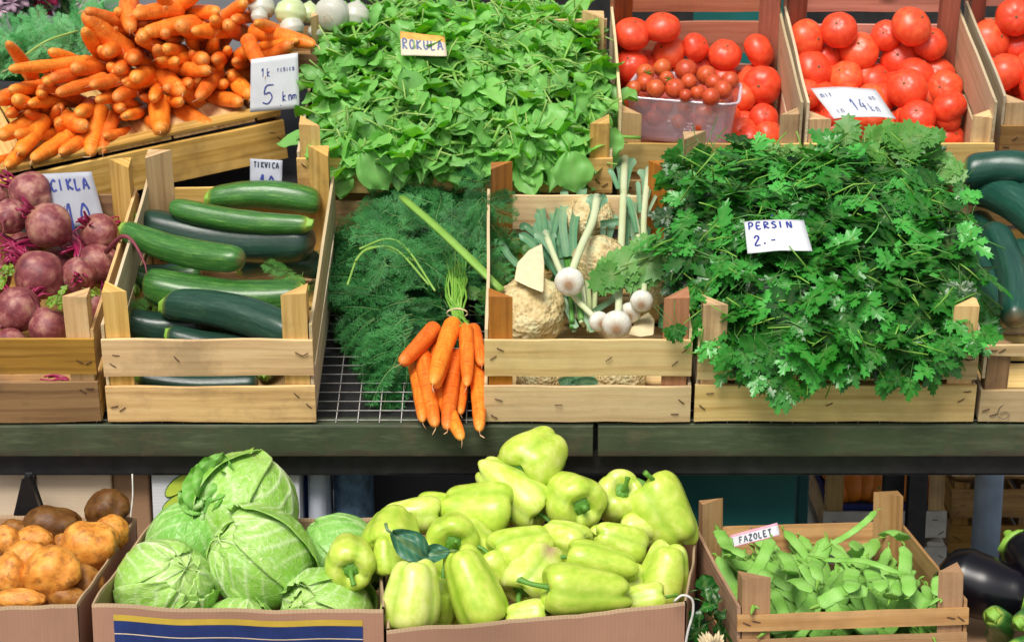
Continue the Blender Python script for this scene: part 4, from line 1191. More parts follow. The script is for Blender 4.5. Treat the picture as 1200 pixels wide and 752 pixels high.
for T, cr, W3 in ((t1, crate_t1, top(934, TP).x - top(722, TP).x), (t2, crate_t2, top(1156, TP).x - top(937, TP).x), (t3, crate_t3, top(1400, TP - 8).x - top(1162, TP - 8).x)):
    obs = [o for o, _ in T]
    for _ in range(4): relax(obs, 3, .45, .88); keep_inside(cr, .40, W3, obs)
    # a lower layer that shows red in the gaps
    bot = []; c0 = V(cr.location); yd = V((0, math.cos(T3), math.sin(T3))); nx = 4 if W3 < .34 else 5
    for j in range(6):
        for i in range(nx):
            lx = .040 + (W3 - .08) * (i + (.5 if j % 2 else 0)) / (nx - .5); ly = .045 + .058 * j
            if lx > W3 - .036: continue
            p = c0 + V((1, 0, 0)) * lx + yd * ly + TOPN * (.032 + .012 * j)
            if cr is crate_t1 and ly < .20 and lx < .22: continue
            if proj(p)[0] > 1230: continue
            o = inst(random.choice(TOMS)); setm(o, p, basis(V((U(-.8, .8), U(-.2, 1), -.5)), V((U(-1, 1), U(-1, 1), U(-1, 1)))), U(.050, .056)); bot.append(o)
            tag(o, 'tomato mostly hidden beneath the others in the %s crate' % {id(crate_t1): 'punnet', id(crate_t2): 'price sheet', id(crate_t3): 'rightmost tomato'}[id(cr)], 'tomato', 'hidden tomatoes in the %s crate' % {id(crate_t1): 'left', id(crate_t2): 'middle', id(crate_t3): 'right'}[id(cr)])
# ------------------------------------------------------------------ punnet
def px1(x, y): return 700 + x / 4.176, y / 4.176
def punnet():
    # rim corners measured in the photo, on a plane a little above the front slat
    h = .155
    rim = [top(*px1(x, y), h) for x, y in ((118, 470), (690, 515), (705, 400), (215, 335))]
    c = sum(rim, V()) / 4; dn = -TOPN
    m = MB(); n = 96; rings = []
    def ring(f, d, rp=.0, rr=.28):
        out = []
        for k in range(n):
            t = k / n * 4; e = int(t) % 4; s = t - int(t)
            a, b = rim[e], rim[(e + 1) % 4]; cc = 2.6
            # superellipse style rounding of the corners
            p = a.lerp(b, s); r = abs(2 * s - 1) ** 6 * .12
            p = p.lerp(c, r); p = c + (p - c) * f
            rib = rp * math.sin(k * PI) * .5 if rp else 0
            p = c + (p - c) * (1 + (rp if k % 2 else -rp)) + dn * d
            out.append(p)
        return out
    L = [(1.035, .002, 0), (1.03, -.001, 0), (.985, -.0005, 0), (.972, .004, 0), (.962, .010, .004), (.93, .03, .006), (.90, .055, .006), (.87, .075, .006), (.85, .082, .002), (.5, .083, 0), (.1, .083, 0)]
    vs, ts = [], []
    for i, (f, d, rp) in enumerate(L):
        vs += ring(f, d, rp); ts += [(.5, 1.0 if i < 4 else (.25 if i < 8 else .1), 0)] * n
    fs = [(i * n + k, i * n + (k + 1) % n, (i + 1) * n + (k + 1) % n, (i + 1) * n + k) for i in range(len(L) - 1) for k in range(n)]
    m.add(vs, fs, None, 0, ts)
    o = m.build('plastic_punnet', M['plastic']); tag(o, 'clear ribbed plastic punnet of small tomatoes in the left tomato crate', 'punnet')
    sol = o.modifiers.new('thickness', 'SOLIDIFY'); sol.thickness = .0007
    return o
punnet()
ch = [(235, 358, 45, 1), (318, 333, 46, 0), (340, 385, 37, 1), (235, 408, 46, 0), (285, 435, 47, 0), (380, 435, 50, 0), (435, 345, 57, 0), (448, 402, 42, 0), (535, 370, 50, 0), (570, 405, 42, 0), (650, 395, 45, 0), (615, 440, 47, 0), (490, 455, 37, 0), (555, 475, 46, 0), (432, 468, 32, 0), (178, 432, 38, 0),
      (225, 500, 42, 0), (330, 520, 45, 0), (430, 530, 42, 0), (520, 545, 45, 0), (600, 520, 42, 0), (280, 580, 42, 0), (400, 600, 40, 0), (500, 610, 40, 0), (640, 480, 30, 0), (180, 480, 30, 0)]
cl = []
for k, (x, y, r, cal) in enumerate(ch):
    hh = .165 if k < 16 else .105
    p = top(*px1(x, y), hh); o = inst(random.choice(CHEC if cal else CHER))
    B = basis(V((U(-.3, .3), -.9, U(0, .5))) if cal else V((U(-1, 1), U(0, 1), U(-1, 1))), V((1, .3, 0)))
    setm(o, p, B, 2 * r / 4.176 * mpp(p)); cl.append(o)
    tag(o, None, 'tomato', 'small tomatoes in the punnet')
relax(cl, 10, .35)
label_rows([(o, 0 if i in (0, 1, 6, 8) else 1 if i in (2, 3, 7, 9, 10) else 2 if i < 16 else 3) for i, o in enumerate(cl)], 'small tomato, {n} from left in the {r} row of the plastic punnet', ['back', 'middle', 'front', 'lower'])

# ------------------------------------------------------------------ price sheets on the tomatoes
def q4(pts, fn, hs): return [fn(x, y, h) for (x, y), h in zip(pts, hs)]
price_card('price_card', 'white price sheet with faint blue scribble lying on the tomatoes',
           q4([(950, 104), (1026, 105), (1050, 139), (977, 139)], top, (.15, .15, .135, .14)), [M['paper']],
           [('14', .42, .42, .36, .13, .0022, M['ink_grey']), ('kn', .68, .55, .26, .09, .0013, M['ink_grey']), ('mir', .06, .12, .2, .07, .0012, M['ink_grey']), ('in', .12, .66, .2, .07, .001, M['ink_grey']), ('an', .78, .2, .2, .06, .001, M['ink_grey'])], bend=.004)

# ------------------------------------------------------------------ rocket heap
random.seed(31)
S, NR = heap_surface([(184, 405, 680, .524), (174, 382, 700, .522), (158, 370, 706, .540), (120, 366, 708, .60), (75, 372, 704, .70), (42, 396, 690, .78), (22, 410, 672, .835), (14, 440, 640, .86)], edge=.03)
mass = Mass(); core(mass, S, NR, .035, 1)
for k in range(1650):
    u, v = RND(), RND() ** .9
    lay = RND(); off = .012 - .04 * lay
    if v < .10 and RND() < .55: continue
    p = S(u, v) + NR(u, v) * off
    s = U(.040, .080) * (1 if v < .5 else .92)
    mass.add(random.choice(T_ROCKET), leaf_matrix(p, (NR(u, v) * .8 + V((0, -.1, .5))).normalized(), s, .62, .5), max(0, min(1, U(.25, 1.25) - lay * .85)))  # deeper leaves get a darker tone, shade painted between them
# a few loose thin stalks
for k in range(260):
    u, v = RND(), RND(); p = S(u, v) + NR(u, v) * U(.004, .020); d = (V((U(-1, 1), U(-.6, .3), U(-.5, .7)))).normalized() * U(.03, .06)
    m = MB(); sweep(m, [p, p + d * .5 + NR(u, v) * U(0, .008), p + d], [.0012, .0015, .0012], 5, mat=2, tint=(U(.4, 1), .5, 0)); mass.addmb(m)
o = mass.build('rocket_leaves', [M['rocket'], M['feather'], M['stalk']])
tag(o, 'heap of fresh green rocket leaves filling the top crate', 'rocket leaves', kind='stuff')
# leaves hanging over the front slat, each its own thing
BIGT = [leaf_grid(lambda t: max(.012, .42 * math.sin(PI * min(1, .05 + t * .95)) ** .7), 16, 10, fold=.12, curl=.2, wave=.06, seed=s, stem=.4, stem_w=.02) for s in (3, 8, 12)]
for (x0, y0, x1, y1, Yv, lab, w_) in ((425, 178, 452, 218, .505, 'broad rocket leaf drooping over the crate slat above the carrot tops', 1.15), (466, 175, 470, 210, .508, 'narrow rocket leaf folded down beside the broad drooping one', .7),
                               (668, 178, 676, 222, .500, 'large round rocket leaf hanging over the slat near the garlic crate post', 1.35), (620, 165, 612, 196, .51, 'rocket leaf bent down over the slat above the celeriac', .95), (718, 150, 722, 178, .55, 'rocket leaf slipping out at the heap corner beside the plastic punnet', 1.0)):
    Yv -= .022; a, b = at(x0, y0, Yv), at(x1, y1, Yv - .030); L = (b - a).length * 1.12; ms = Mass()
    n = V((U(-.2, .2), -1, .3)); B = basis(n, (b - a))
    ms.add(random.choice(BIGT), Matrix.Translation(a) @ B.to_4x4() @ Matrix.Diagonal((L, L * w_ * .82, L, 1)), .35)
    ob = ms.build('rocket_leaf', [M['rocket']]); tag(ob, lab, 'leaf', 'rocket leaves over the slat')
price_card('price_card', 'cream card with an orange top reading ROKULA on the rocket heap',
           [at(469, 37, .69), at(521, 43, .69), at(524, 66, .655), at(470, 65, .655)], [M['paper_cream'], M['paper_orange']],
           [('ROKULA', .04, .30, .42, .155, .0026, M['ink_grey'])], strips=((0, .31, 1),))

# ------------------------------------------------------------------ upturned crate with the carrot heap
ux = (A1 - A0).normalized(); uy = V((0, 1, .22)); uy = (uy - ux * uy.dot(ux)).normalized(); uz = ux.cross(uy)
LC, DC, HC = (A1 - A0).length, .34, .085
root = tag(empty('wooden_crate', A0), 'upturned weathered crate tilted under the carrot heap', 'crate', 'wooden crates of vegetables')
MU = Matrix((ux, uy, uz)).transposed().to_4x4(); root.matrix_world = Matrix.Translation(A0) @ MU
m = MB(); xs = 0.0
while xs < LC - .01:
    w_ = min(U(.10, .16), LC - xs); plank(m, (xs + w_ / 2, DC / 2, -.004), (w_ - .004, DC, .006), uvax=1); xs += w_
m.build('base', [W_], root, smooth=False)
m = MB(); plank(m, (LC / 2, -.004, -HC / 2 - .006), (LC, .008, HC * .82), bow=.002); plank(m, (LC / 2, .012, .0024), (LC - .004, .030, .005))
for f in (.02, .035, .5, .52, .96, .98): staple(m, LC * f, -.0096, -.02 - U(0, .03))
m.build('front_panel', [W_, M['nail']], root, smooth=False)
for f in (.004, LC - .004):
    m = MB(); plank(m, (f, DC / 2 + .01, -HC / 2 - .006), (.007, DC - .02, HC * .8), uvax=1); m.build('side_panel', [WB], root, smooth=False)
m = MB(); plank(m, (LC / 2, DC + .004, -HC / 2 - .006), (LC, .007, HC * .8)); m.build('back_panel', [WB], root, smooth=False)
# support post under its right end and the dark posts beside it
def uc(px, py, h=0.0):
    return hit(px, py, (A0 + uz * h, uz))
# heap: tips lie on a slope that rises to the back from the front edge
HA = uc(0, 196, .012); HB = uc(300, 128, .012)
hp = plane3(HA, HB, HA + (uy * .55 + uz * .85))
Z = [ # base x,y -> tip x,y, width  (in the 3x enlargement)
 (430,-40,432,95,58),(425,150,305,62,70),(345,165,292,82,52),(440,45,300,55,42),(478,60,474,118,62),(455,140,452,195,58),(375,180,425,210,62),(488,200,492,255,64),
 (342,180,276,225,58),(270,180,22,248,42),(300,205,180,268,50),(140,232,165,296,46),(345,240,188,325,46),(440,232,306,310,48),(415,285,335,335,42),(455,255,416,340,54),
 (110,275,148,338,44),(112,250,40,325,44),(100,345,42,370,56),(215,300,118,360,44),(285,318,268,388,54),(145,360,292,440,62),(78,385,-6,488,54),(118,385,88,552,58),
 (82,445,2,572,50),(235,425,108,580,52),(300,440,208,547,46),(322,350,326,538,58),(372,372,364,518,46),(455,400,388,488,42),(462,330,462,404,40),(468,385,560,450,46),
 (533,315,552,478,68),(365,320,418,392,46),(508,258,562,346,46),(545,222,632,318,58),(498,172,615,214,42),(575,140,503,132,48),(610,128,570,150,50),(668,45,512,92,58),
 (612,-5,480,48,54),(700,45,640,112,74),(618,0,768,52,50),(740,10,850,30,50),(805,60,692,135,52),(820,55,815,108,58),(735,140,770,182,54),(650,150,742,204,62),
 (598,198,716,262,50),(745,215,695,336,50),(790,232,876,325,58),(782,192,884,180,52),(852,100,916,272,50),(868,75,1125,148,54),(905,178,1038,176,54),(882,-5,838,68,42),
 (725,312,850,338,50),(590,345,722,432,60),(560,295,622,342,44),(58,262,-12,322,60),(60,225,18,168,44),(900,128,1040,140,32),(10,330,20,420,42),
 (600,60,545,-10,50),(900,30,870,-20,46),(130,400,150,300,36),(620,230,690,300,46),(540,60,600,100,54),(690,330,640,300,44),(160,430,60,470,44),(420,330,440,400,42),
 (560,0,700,-15,50),(760,70,720,60,52),(390,100,380,160,60),(560,200,540,170,50),(20,500,-30,560,50),(840,150,850,230,46),(960,60,900,90,40)]
random.seed(41)
heap = []
for k, (bx, by, tx, ty, w_) in enumerate(Z):
    tipw = hit(tx / 3, ty / 3, hp); sc = mpp(tipw)
    vis = math.hypot(bx - tx, by - ty) / 3 * sc
    L = max(U(.125, .155), vis * 1.08)
    dep = math.sqrt(max(1e-6, L * L - vis * vis))
    if vis > .06: dep = min(dep, .085)
    base = CAM + (hit(bx / 3, by / 3, hp) - CAM)
    # direction: screen vector plus depth, sinking slightly into the heap
    dirs = (V((1, 0, 0)) * ((bx - tx) / 3 * sc) + UP * ((ty - by) / 3 * sc))
    if tx > 890: tipw = tipw - ray(tx / 3, ty / 3) * .075
    q = tipw + dirs + (F * .96 + V((0, 0, -.10))) * dep
    width = w_ / 3 * sc * 1.22
    o = inst(random.choice(CARROTS)); put_axis(o, q, tipw, width, roll=U(0, 6)); tag(o, None, 'carrot', 'carrots heaped on the upturned crate'); heap.append(o)
# deeper carrots that fill the inside of the heap
for k in range(80):
    px, py = U(5, 285), U(5, 150)
    if py > 165 - px * .25 or (px < 105 and py < 62): continue
    t = hit(px, py, hp) + F * U(.014, .05); o = inst(random.choice(CARROTS)); wd = U(.022, .028)
    q = t + (F + V((U(-.5, .5), 0, U(-.5, .2)))).normalized() * U(.12, .15)
    put_axis(o, q, t, wd, roll=U(0, 6)); tag(o, 'carrot half hidden deep inside the carrot heap', 'carrot', 'carrots buried inside the heap')
LB = sorted(heap, key=lambda o: proj((o.matrix_world @ V((0, 0, 1))))[1]); per = math.ceil(len(LB) / 7)
for r in range(7):
    row = sorted(LB[r * per:(r + 1) * per], key=lambda o: proj((o.matrix_world @ V((0, 0, 1))))[0])
    for n, o in enumerate(row):
        o['label'] = 'orange carrot, %s tip from left in the %s row of the heap' % (ORD[n], ['topmost', 'second', 'third', 'middle', 'fifth', 'sixth', 'lowest'][r])
# greens of the heap, behind at the left
mass = Mass(); random.seed(43)
for k in range(170):
    px = U(-25, 125); py = U(38, 72) + (0 if px < 90 else -20)
    Yv = .86 + U(-.05, .06) + (72 - py) * .0006
    p = at(px, py, Yv); n = V((U(-.5, .5), -.7, .6)).normalized()
    mass.add(random.choice(T_FROND), leaf_matrix(p, n, U(.035, .062), .5, -.2), U(.1, 1.1))
m = MB(); blob(m, .5, 24, 14, sc=(.30, .06, .055), mat=1, c=at(40, 78, .93)); mass.addmb(m)
for (a, b, c_) in (((28, 66), (55, 48), (92, 36)), ((100, 70), (112, 60), (118, 30))):
    m = MB(); sweep(m, spline([at(*a, .80), at(*b, .80), at(*c_, .84)], 9), [.002] * 9, 6, mat=2, tint=(.8, .3, 0)); mass.addmb(m)
o = mass.build('carrot_greens', [M['feather_light'], M['feather'], M['stalk']]); tag(o, 'feathery carrot greens behind the left side of the carrot heap', 'carrot greens', kind='stuff')

price_card('price_card', 'white sheet reading 5 kn leaning below the carrot heap, beside the rocket',
           [at(294, 70, .655), at(349, 62, .655), at(351, 127, .65), at(293, 132, .65)], [M['paper']],
           [('1k', .22, .20, .16, .12, .0012, M['ink']), ('. rcnica', .44, .18, .12, .062, .0010, M['ink']), ('5', .25, .52, .34, .34, .0021, M['ink']), ('.', .58, .72, .2, .2, .002, M['ink']), ('kn', .66, .66, .18, .12, .0016, M['ink']), ('m', .86, .68, .14, .12, .0014, M['ink'])])
# ------------------------------------------------------------------ white onions behind
for i, (x, y, r, g, lab) in enumerate(((145, 40, 88, 0, 'round white onion behind the carrot heap, leftmost of the pair before the green one'), (330, 72, 104, 1, 'greenish white onion between the two big white ones'), (590, 82, 112, 0, 'big white onion showing its root end, beside the rocket'), (735, 92, 95, 0, 'white onion squeezed between the big root end and the rocket'),
                                  (130, 98, 55, 0, 'small white onion lying just above the long carrot'), (330, 168, 80, 0, 'flat white onion directly behind the long carrot tip'), (485, 195, 55, 0, 'small shaded onion between the long carrot and the rocket'), (440, 80, 75, 1, 'green tinged onion half hidden between two white ones'))):
    px, py = 280 + x / 5.37, y / 5.37; p = at(px, py, .80 + (.015 if i in (0, 7, 3) else 0) - (.02 if i in (4, 5) else 0))
    o = inst(ONION); R = r / 5.37 * mpp(p) * 2
    ax = V((U(-.3, .3), .9, .2)) if i in (2,) else V((U(-.5, .5), .4, .9))
    B = basis(ax); setm(o, p - B @ V((0, 0, .45)) * R, B, R); tag(o, lab, 'onion', 'white onions behind the carrot heap')
    if g:
        o.data = o.data.copy(); o.data.materials[0] = M['onion_green']
# crate the onions lie in, and the flowers beyond
xl, xr = at(285, 30, .78).x, at(455, 30, .78).x; pz = at(370, 75, .76)
crate('low dark crate of white onions between carrots and rocket', (xl + .03, .765, pz.z - .035), xr - xl - .05, .28, 0, (WB, WB, WB, WB), ph=.052, fr=((.005, .05),), sd=((.005, .05),), bk=((.005, .05),))
# brown post at the rocket crate corner, seen beside the price sheet
mass = Mass(); random.seed(47)
for k in range(34):
    px, py = U(-10, 108), U(-26, 12); p = at(px, py, 1.5 + U(-.05, .05)); mag = RND() < .22 or (abs(px - 55) < 14 and py > 4)
    for a in range(7):
        an = a * PI * 2 / 7 + k; m = MB()
        d = V((math.cos(an), -.25, math.sin(an)))
        sweep(m, [p, p + d * .011, p + d * .019], [.003, .008, .003], 6, flat=.25, mat=1 if mag else 0); mass.addmb(m)
    for a in range(2):
        mass.add(T_ROCKET[a], leaf_matrix(p + V((U(-.02, .02), .03, U(-.03, .03))), V((0, -1, .3)), .05, .5, .2), .3, 2)
o = mass.build('flower_bouquets', [M['pinkflower'], M['magenta'], M['feather']]); tag(o, 'blurred pink and magenta flowers beyond the carrot greens', 'flowers', kind='stuff')
# ------------------------------------------------------------------ beets
random.seed(51)
def c2(x, y): return x / 2.28, 180 + y / 2.28
bl = [(80, 105, 58, .15, 'purple beetroot in front of the CIKLA card, topmost of its crate'), (28, 168, 47, .14, 'pinkish beetroot at the left edge below the topmost one'), (130, 192, 62, .135, 'large rosy beetroot touching the lower corner of the CIKLA card'),
      (262, 217, 52, .11, 'brownish topped beetroot right of the card, by the crate side'), (262, 290, 56, .08, 'dark beetroot whose long tail curls over the crate side'), (105, 325, 68, .10, 'biggest purple beetroot in the middle of the crate'),
      (210, 325, 48, .095, 'beetroot showing its brown cut crown, beside the biggest purple one'), (45, 430, 62, .075, 'beetroot resting low behind the front slat at the left'), (127, 465, 52, .065, 'rough brown beetroot left of the front corner post'),
      (32, 495, 46, .045, 'small hairy beetroot lowest at the left behind the slat'), (150, 288, 40, .07, 'small beetroot tucked behind the biggest one'), (255, 405, 45, .045, 'shaded beetroot behind the front corner post'), (-10, 118, 40, .13, 'beetroot cut off by the left edge, near the red stalks'),
      (-30, 330, 60, .07, 'beetroot cut off by the left edge, halfway down the crate'), (200, 260, 45, .06, 'small shaded beetroot below the large rosy one'), (60, 260, 50, .05, 'beetroot buried under the red stalks'), (200, 460, 40, .03, 'beetroot deep behind the right front post')]
axes = {6: V((.1, -.9, .15)), 3: V((-.4, -.5, .6)), 8: V((.4, -.1, -.9)), 9: V((.1, -.4, -.8)), 4: V((-.7, .1, -.35)), 5: V((-.7, .2, .6)), 0: V((-.8, .3, .4)), 2: V((-.6, -.1, .5))}
beets = []
for k, (x, y, r, h, lab) in enumerate(bl):
    p = mid(*c2(x, y), h); o = inst(BEETS[k % 4]); R = r / 2.28 * mpp(p)
    setm(o, p, basis(axes.get(k, V((U(-1, 1), U(-.3, 1), U(-.6, .8)))), V((U(-1, 1), U(-1, 1), 0))), 2 * R); beets.append(o)
    tag(o, lab, 'beetroot', 'beetroots in the left crate')
relax(beets, 8, .3, .9)
m = Mass()
def tubes(mass, a, b, n, r, sag, spread, mat=0, tint=(.5, 0, 0)):
    for _ in range(n):
        j = V((U(-1, 1), U(-1, 1), U(-1, 1))) * spread; j2 = V((U(-1, 1), U(-1, 1), U(-1, 1))) * spread
        t = MB(); sweep(t, spline([a + j, (a + b) / 2 + (j + j2) / 2 + V((0, 0, sag)), b + j2], 7), [r * U(.7, 1.2)] * 7, 7, mat=mat, tint=(U(.2, .9), 0, 0), flat=.7); mass.addmb(t)
for (a, b, n) in (((-20, 210), (75, 275), 9), ((10, 255), (110, 235), 8), ((190, 215), (215, 280), 8), ((170, 262), (250, 250), 6), ((-10, 60), (40, 95), 6), ((0, 350), (40, 395), 7), ((150, 395), (250, 380), 5), ((30, 420), (75, 405), 3), ((290, 195), (330, 180), 4), ((230, 190), (300, 165), 3), ((120, 600), (180, 612), 4)):
    tubes(m, mid(*c2(*a), .10 if a[1] < 300 else .06 if a[1] < 500 else .02), mid(*c2(*b), .095 if a[1] < 300 else .07 if a[1] < 500 else .02), n, .0023, .004, .008)
for (x, y) in ((20, 310), (10, 330), (150, 395), (160, 385), (245, 370), (60, 300)):
    for _ in range(4): m.add(random.choice(T_ROCKET), leaf_matrix(mid(*c2(x + U(-12, 12), y + U(-8, 8)), .115), V((0, -.8, .6)), U(.012, .022), .6, .2), U(.3, 1), 1)
o = m.build('beet_stalks', [M['beetstem'], M['beetleaf']]); tag(o, 'magenta beet stalks and leaf bits lying among the beetroots', 'beet stalks', kind='stuff')
# long curling tail over the crate side
t = MB(); sweep(t, spline([mid(*c2(285, 262), .11), mid(*c2(325, 222), .165), mid(*c2(355, 235), .165), mid(*c2(385, 290), .15), mid(*c2(392, 322), .14)], 16), [.0045 - .00026 * k for k in range(16)], 7)
sweep(t, spline([mid(*c2(190, 215), .12), mid(*c2(215, 240), .14), mid(*c2(212, 275), .13)], 8), [.0016] * 8, 5)
o = t.build('root_tail', M['beetroot_tail']); tag(o, 'long thin beet tail curling over the side of the courgette crate', 'root tail')
price_card('price_card', 'card greyed to look shaded, reading CIKLA 10 standing behind the beetroots',
           [mid(44, 204, .175), mid(107, 201, .175), mid(124, 262, .10), mid(56, 270, .10)], [M['paper_shade']],
           [('CIKLA', .20, .12, .20, .145, .0032, M['ink']), ('10', .36, .58, .5, .25, .0032, M['ink'])])

# ------------------------------------------------------------------ courgettes
random.seed(53)
zl = [ # stem end, tip, width, h, protos, label
 ((826, 190), (452, 142), 56, .150, ZMID, 'slim green courgette with bright stem at right, second from the back of its crate'),
 ((556, 120), (858, 132), 64, .125, ZMID, 'thick green courgette at the very back under the price card'),
 ((520, 178), (770, 203), 50, .115, ZMID, 'pale green courgette peeking out under the slim one'),
 ((378, 186), (842, 236), 92, .115, ZDARK, 'longest blue-black courgette lying across the whole crate'),
 ((330, 205), (652, 285), 66, .155, ZMID, 'green courgette laid on top, its stem over the left crate side'),
 ((372, 322), (520, 300), 52, .075, ZDARK, 'shaded courgette with bright stem end below the top one'),
 ((812, 378), (382, 348), 94, .105, ZMID, 'plump mid green courgette crossing the middle of the crate'),
 ((446, 402), (815, 500), 86, .095, ZDARK, 'dark speckled courgette slanting down to the right front post'),
 ((345, 450), (550, 448), 80, .058, ZDARK, 'dark courgette end behind the left front post'),
 ((450, 488), (720, 515), 72, .066, ZDARK, 'courgette lying lowest along the front slat'),
 ((380, 200), (470, 118), 74, .085, ZDARK, 'bluish courgette end standing in the back left corner'),
 ((352, 370), (368, 255), 60, .06, ZDARK, 'dark courgette squeezed upright against the left side'),
 ((360, 505), (470, 500), 40, .035, ZMID, 'small courgette end low at the left front corner'),
 ((370, 600), (690, 612), 48, .022, ZDARK, 'bottom courgette seen through the gap between the front slats'),
 ((700, 590), (850, 470), 60, .025, ZDARK, 'dark courgette hidden under the slanting one at right'),
 ((640, 300), (860, 300), 70, .06, ZDARK, 'shaded courgette under the right end of the longest one'),
 ((420, 420), (820, 430), 80, .04, ZDARK, 'dark courgette under the plump one, seen in the gaps'),
 ((352, 325), (540, 322), 66, .075, ZMID, 'green courgette end poking out between the topmost and the plump one'),
 ((560, 250), (420, 250), 80, .05, ZDARK, 'hidden courgette below the longest one'),
]
for (a, b, w_, h, pr, lab) in zl:
    pa, pb_ = mid(*c2(*a), h), mid(*c2(*b), h); o = inst(random.choice(pr))
    put_axis(o, pa, pb_, w_ / 2.28 * mpp(pa) * 1.18, roll=None); o.matrix_world = o.matrix_world @ Matrix.Rotation(U(-.5, .5) + (PI if RND() < .4 else 0), 4, 'Z')
    tag(o, lab, 'courgette', 'courgettes in the crate')
mass = Mass()
for k in range(9): mass.add(random.choice(T_FROND), leaf_matrix(mid(*c2(U(740, 830), U(305, 340)), .085 + U(-.02, .0)), V((0, -.7, .7)), U(.03, .05), .5, 0), U(.2, .8))
for k in range(10): mass.add(random.choice(T_FROND), leaf_matrix(mid(*c2(U(350, 420), U(395, 420)), .06), V((0, -.7, .7)), U(.02, .04), .5, 0), U(.2, .8))
o = mass.build('dill_sprigs', [M['celery']]); tag(o, 'green feathery sprigs scattered between the courgettes', 'sprigs', kind='stuff')
price_card('price_card', 'small white card reading TIKVICA 10 at the back of the courgette crate',
           [mid(293, 186, .17), mid(331, 188, .17), mid(330, 220, .13), mid(293, 218, .13)], [M['paper_shade']],
           [('TIKVICA', .12, .10, .20, .115, .0016, M['ink_dark']), ('10', .32, .58, .6, .26, .0028, M['ink'])])

# ------------------------------------------------------------------ bunch of carrots on the grid
random.seed(55)
def c3(x, y): return 370 + x / 2.148, 180 + y / 2.148
bunch = tag(empty('carrot_bunch', mid(*c3(350, 430), .0)), 'bunch of orange carrots with dark feathery tops lying on the wire grid', 'carrot bunch')
def adopt(o, par):
    mw = o.matrix_basis.copy(); o.parent = par; o.matrix_parent_inverse = Matrix.Translation(-V(par.location)); o.matrix_basis = mw
    for k_ in ('label', 'category', 'group'):
        if k_ in o: del o[k_]
for (a, b, w_, h) in (((302, 436), (210, 532), 46, .055), ((348, 422), (282, 590), 48, .062), ((378, 436), (364, 574), 40, .055), ((395, 436), (416, 540), 38, .045), ((268, 500), (290, 674), 44, .035), ((250, 530), (262, 676), 40, .022),
                      ((335, 500), (303, 598), 36, .045), ((352, 500), (340, 680), 44, .035), ((398, 480), (416, 684), 42, .030), ((305, 575), (356, 728), 42, .020), ((370, 560), (374, 658), 30, .018), ((300, 470), (300, 560), 40, .03)):
    pa, pb_ = mid(*c3(*a), h), mid(*c3(*b), h - .004); o = inst(random.choice(CARROTS)); put_axis(o, pa, pb_, w_ / 2.148 * mpp(pa) * 1.0, roll=U(0, 6))
    adopt(o, bunch); o.name = 'carrot'
m = Mass()
for k in range(24):
    a = mid(*c3(U(335, 385), U(415, 440)), U(.045, .065)); b = mid(*c3(U(340, 372), 395), .065); c_ = mid(*c3(U(325, 385), U(310, 345)), .078); d = mid(*c3(U(305, 385), U(215, 275)), U(.06, .085))
    t = MB(); sweep(t, spline([a, b, c_, d], 10), [.0022, .0021, .002, .002, .0018, .0017, .0015, .0013, .0012, .001], 6, tint=(U(.1, .7), .0, 0)); m.addmb(t)
for (P) in ((((100, 270), (130, 242), (200, 240), (285, 330)), .105), (((110, 240), (180, 215), (230, 240), (300, 345)), .11), (((80, 330), (110, 255), (160, 235), (250, 270)), .10)):
    t = MB(); sweep(t, spline([mid(*c3(*q), P[1]) for q in P[0]], 14), [.0018] * 14, 6, tint=(.6, .2, 0)); m.addmb(t)
o = m.build('stalks', [M['stalk']]); adopt(o, bunch)
t = MB(); b = mid(*c3(356, 402), .060)
for q in range(2):
    ring = [b + V((math.cos(a) * .0155, .003 * q, math.sin(a) * .008)) + V((0, -.003, 0)) * math.sin(a) for a in [k * PI / 8 for k in range(17)]]
    sweep(t, ring, [.0011] * 17, 5)
o = t.build('rubber_band', M['husk']); adopt(o, bunch)
rows = [(437, 452, 486, mid(470, 437, .008).y), (405, 446, 520, mid(470, 405, .02).y), (375, 424, 548, mid(470, 375, .04).y), (335, 402, 560, mid(470, 335, .06).y), (290, 404, 566, mid(470, 290, .075).y), (256, 432, 568, mid(480, 256, .085).y), (230, 482, 566, mid(500, 230, .095).y), (220, 505, 560, mid(500, 220, .09).y)]
S, NR = heap_surface(rows, edge=.02)
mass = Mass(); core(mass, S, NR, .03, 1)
for k in range(620):
    u, v = RND(), RND(); p = S(u, v) + NR(u, v) * U(-.03, .010)
    if v < .38 and .55 < u < .95 and RND() < .8: continue
    away = (S(u, v) - mid(*c3(350, 390), .05)); n = (NR(u, v) + V((U(-1, 1), U(-1, 1), U(-1, 1))) * .5).normalized()
    Bm = basis(n, away.normalized() + V((U(-1, 1), U(-1, 1), U(-1, 1))) * .55 + V((0, -.1, -.25)))
    mass.add(random.choice(T_FROND), Matrix.Translation(p) @ Bm.to_4x4() @ Matrix.Scale(U(.045, .08), 4), U(0, .95))
for k in range(60):
    p = mid(*c3(U(150, 410), U(120, 290)), U(.09, .105)); mass.add(random.choice(T_FROND2), leaf_matrix(p, V((0, -.7, .7)), U(.05, .08), .4, .1), U(.6, 1.2))
for k in range(150):
    u, v = RND(), RND()
    if v < .40 and u > .5: continue
    p = S(u, v) + NR(u, v) * U(.006, .016); away = (S(u, v) - mid(*c3(350, 390), .05)).normalized() + V((U(-1, 1), U(-1, 1), U(-1, 1))) * .6 + V((-.2, -.2, -.4))
    mass.add(random.choice(T_FROND2), Matrix.Translation(p) @ basis((NR(u, v) + V((U(-1, 1), U(-1, 1), U(-1, 1))) * .35), away).to_4x4() @ Matrix.Scale(U(.05, .085), 4), U(.5, 1.25))
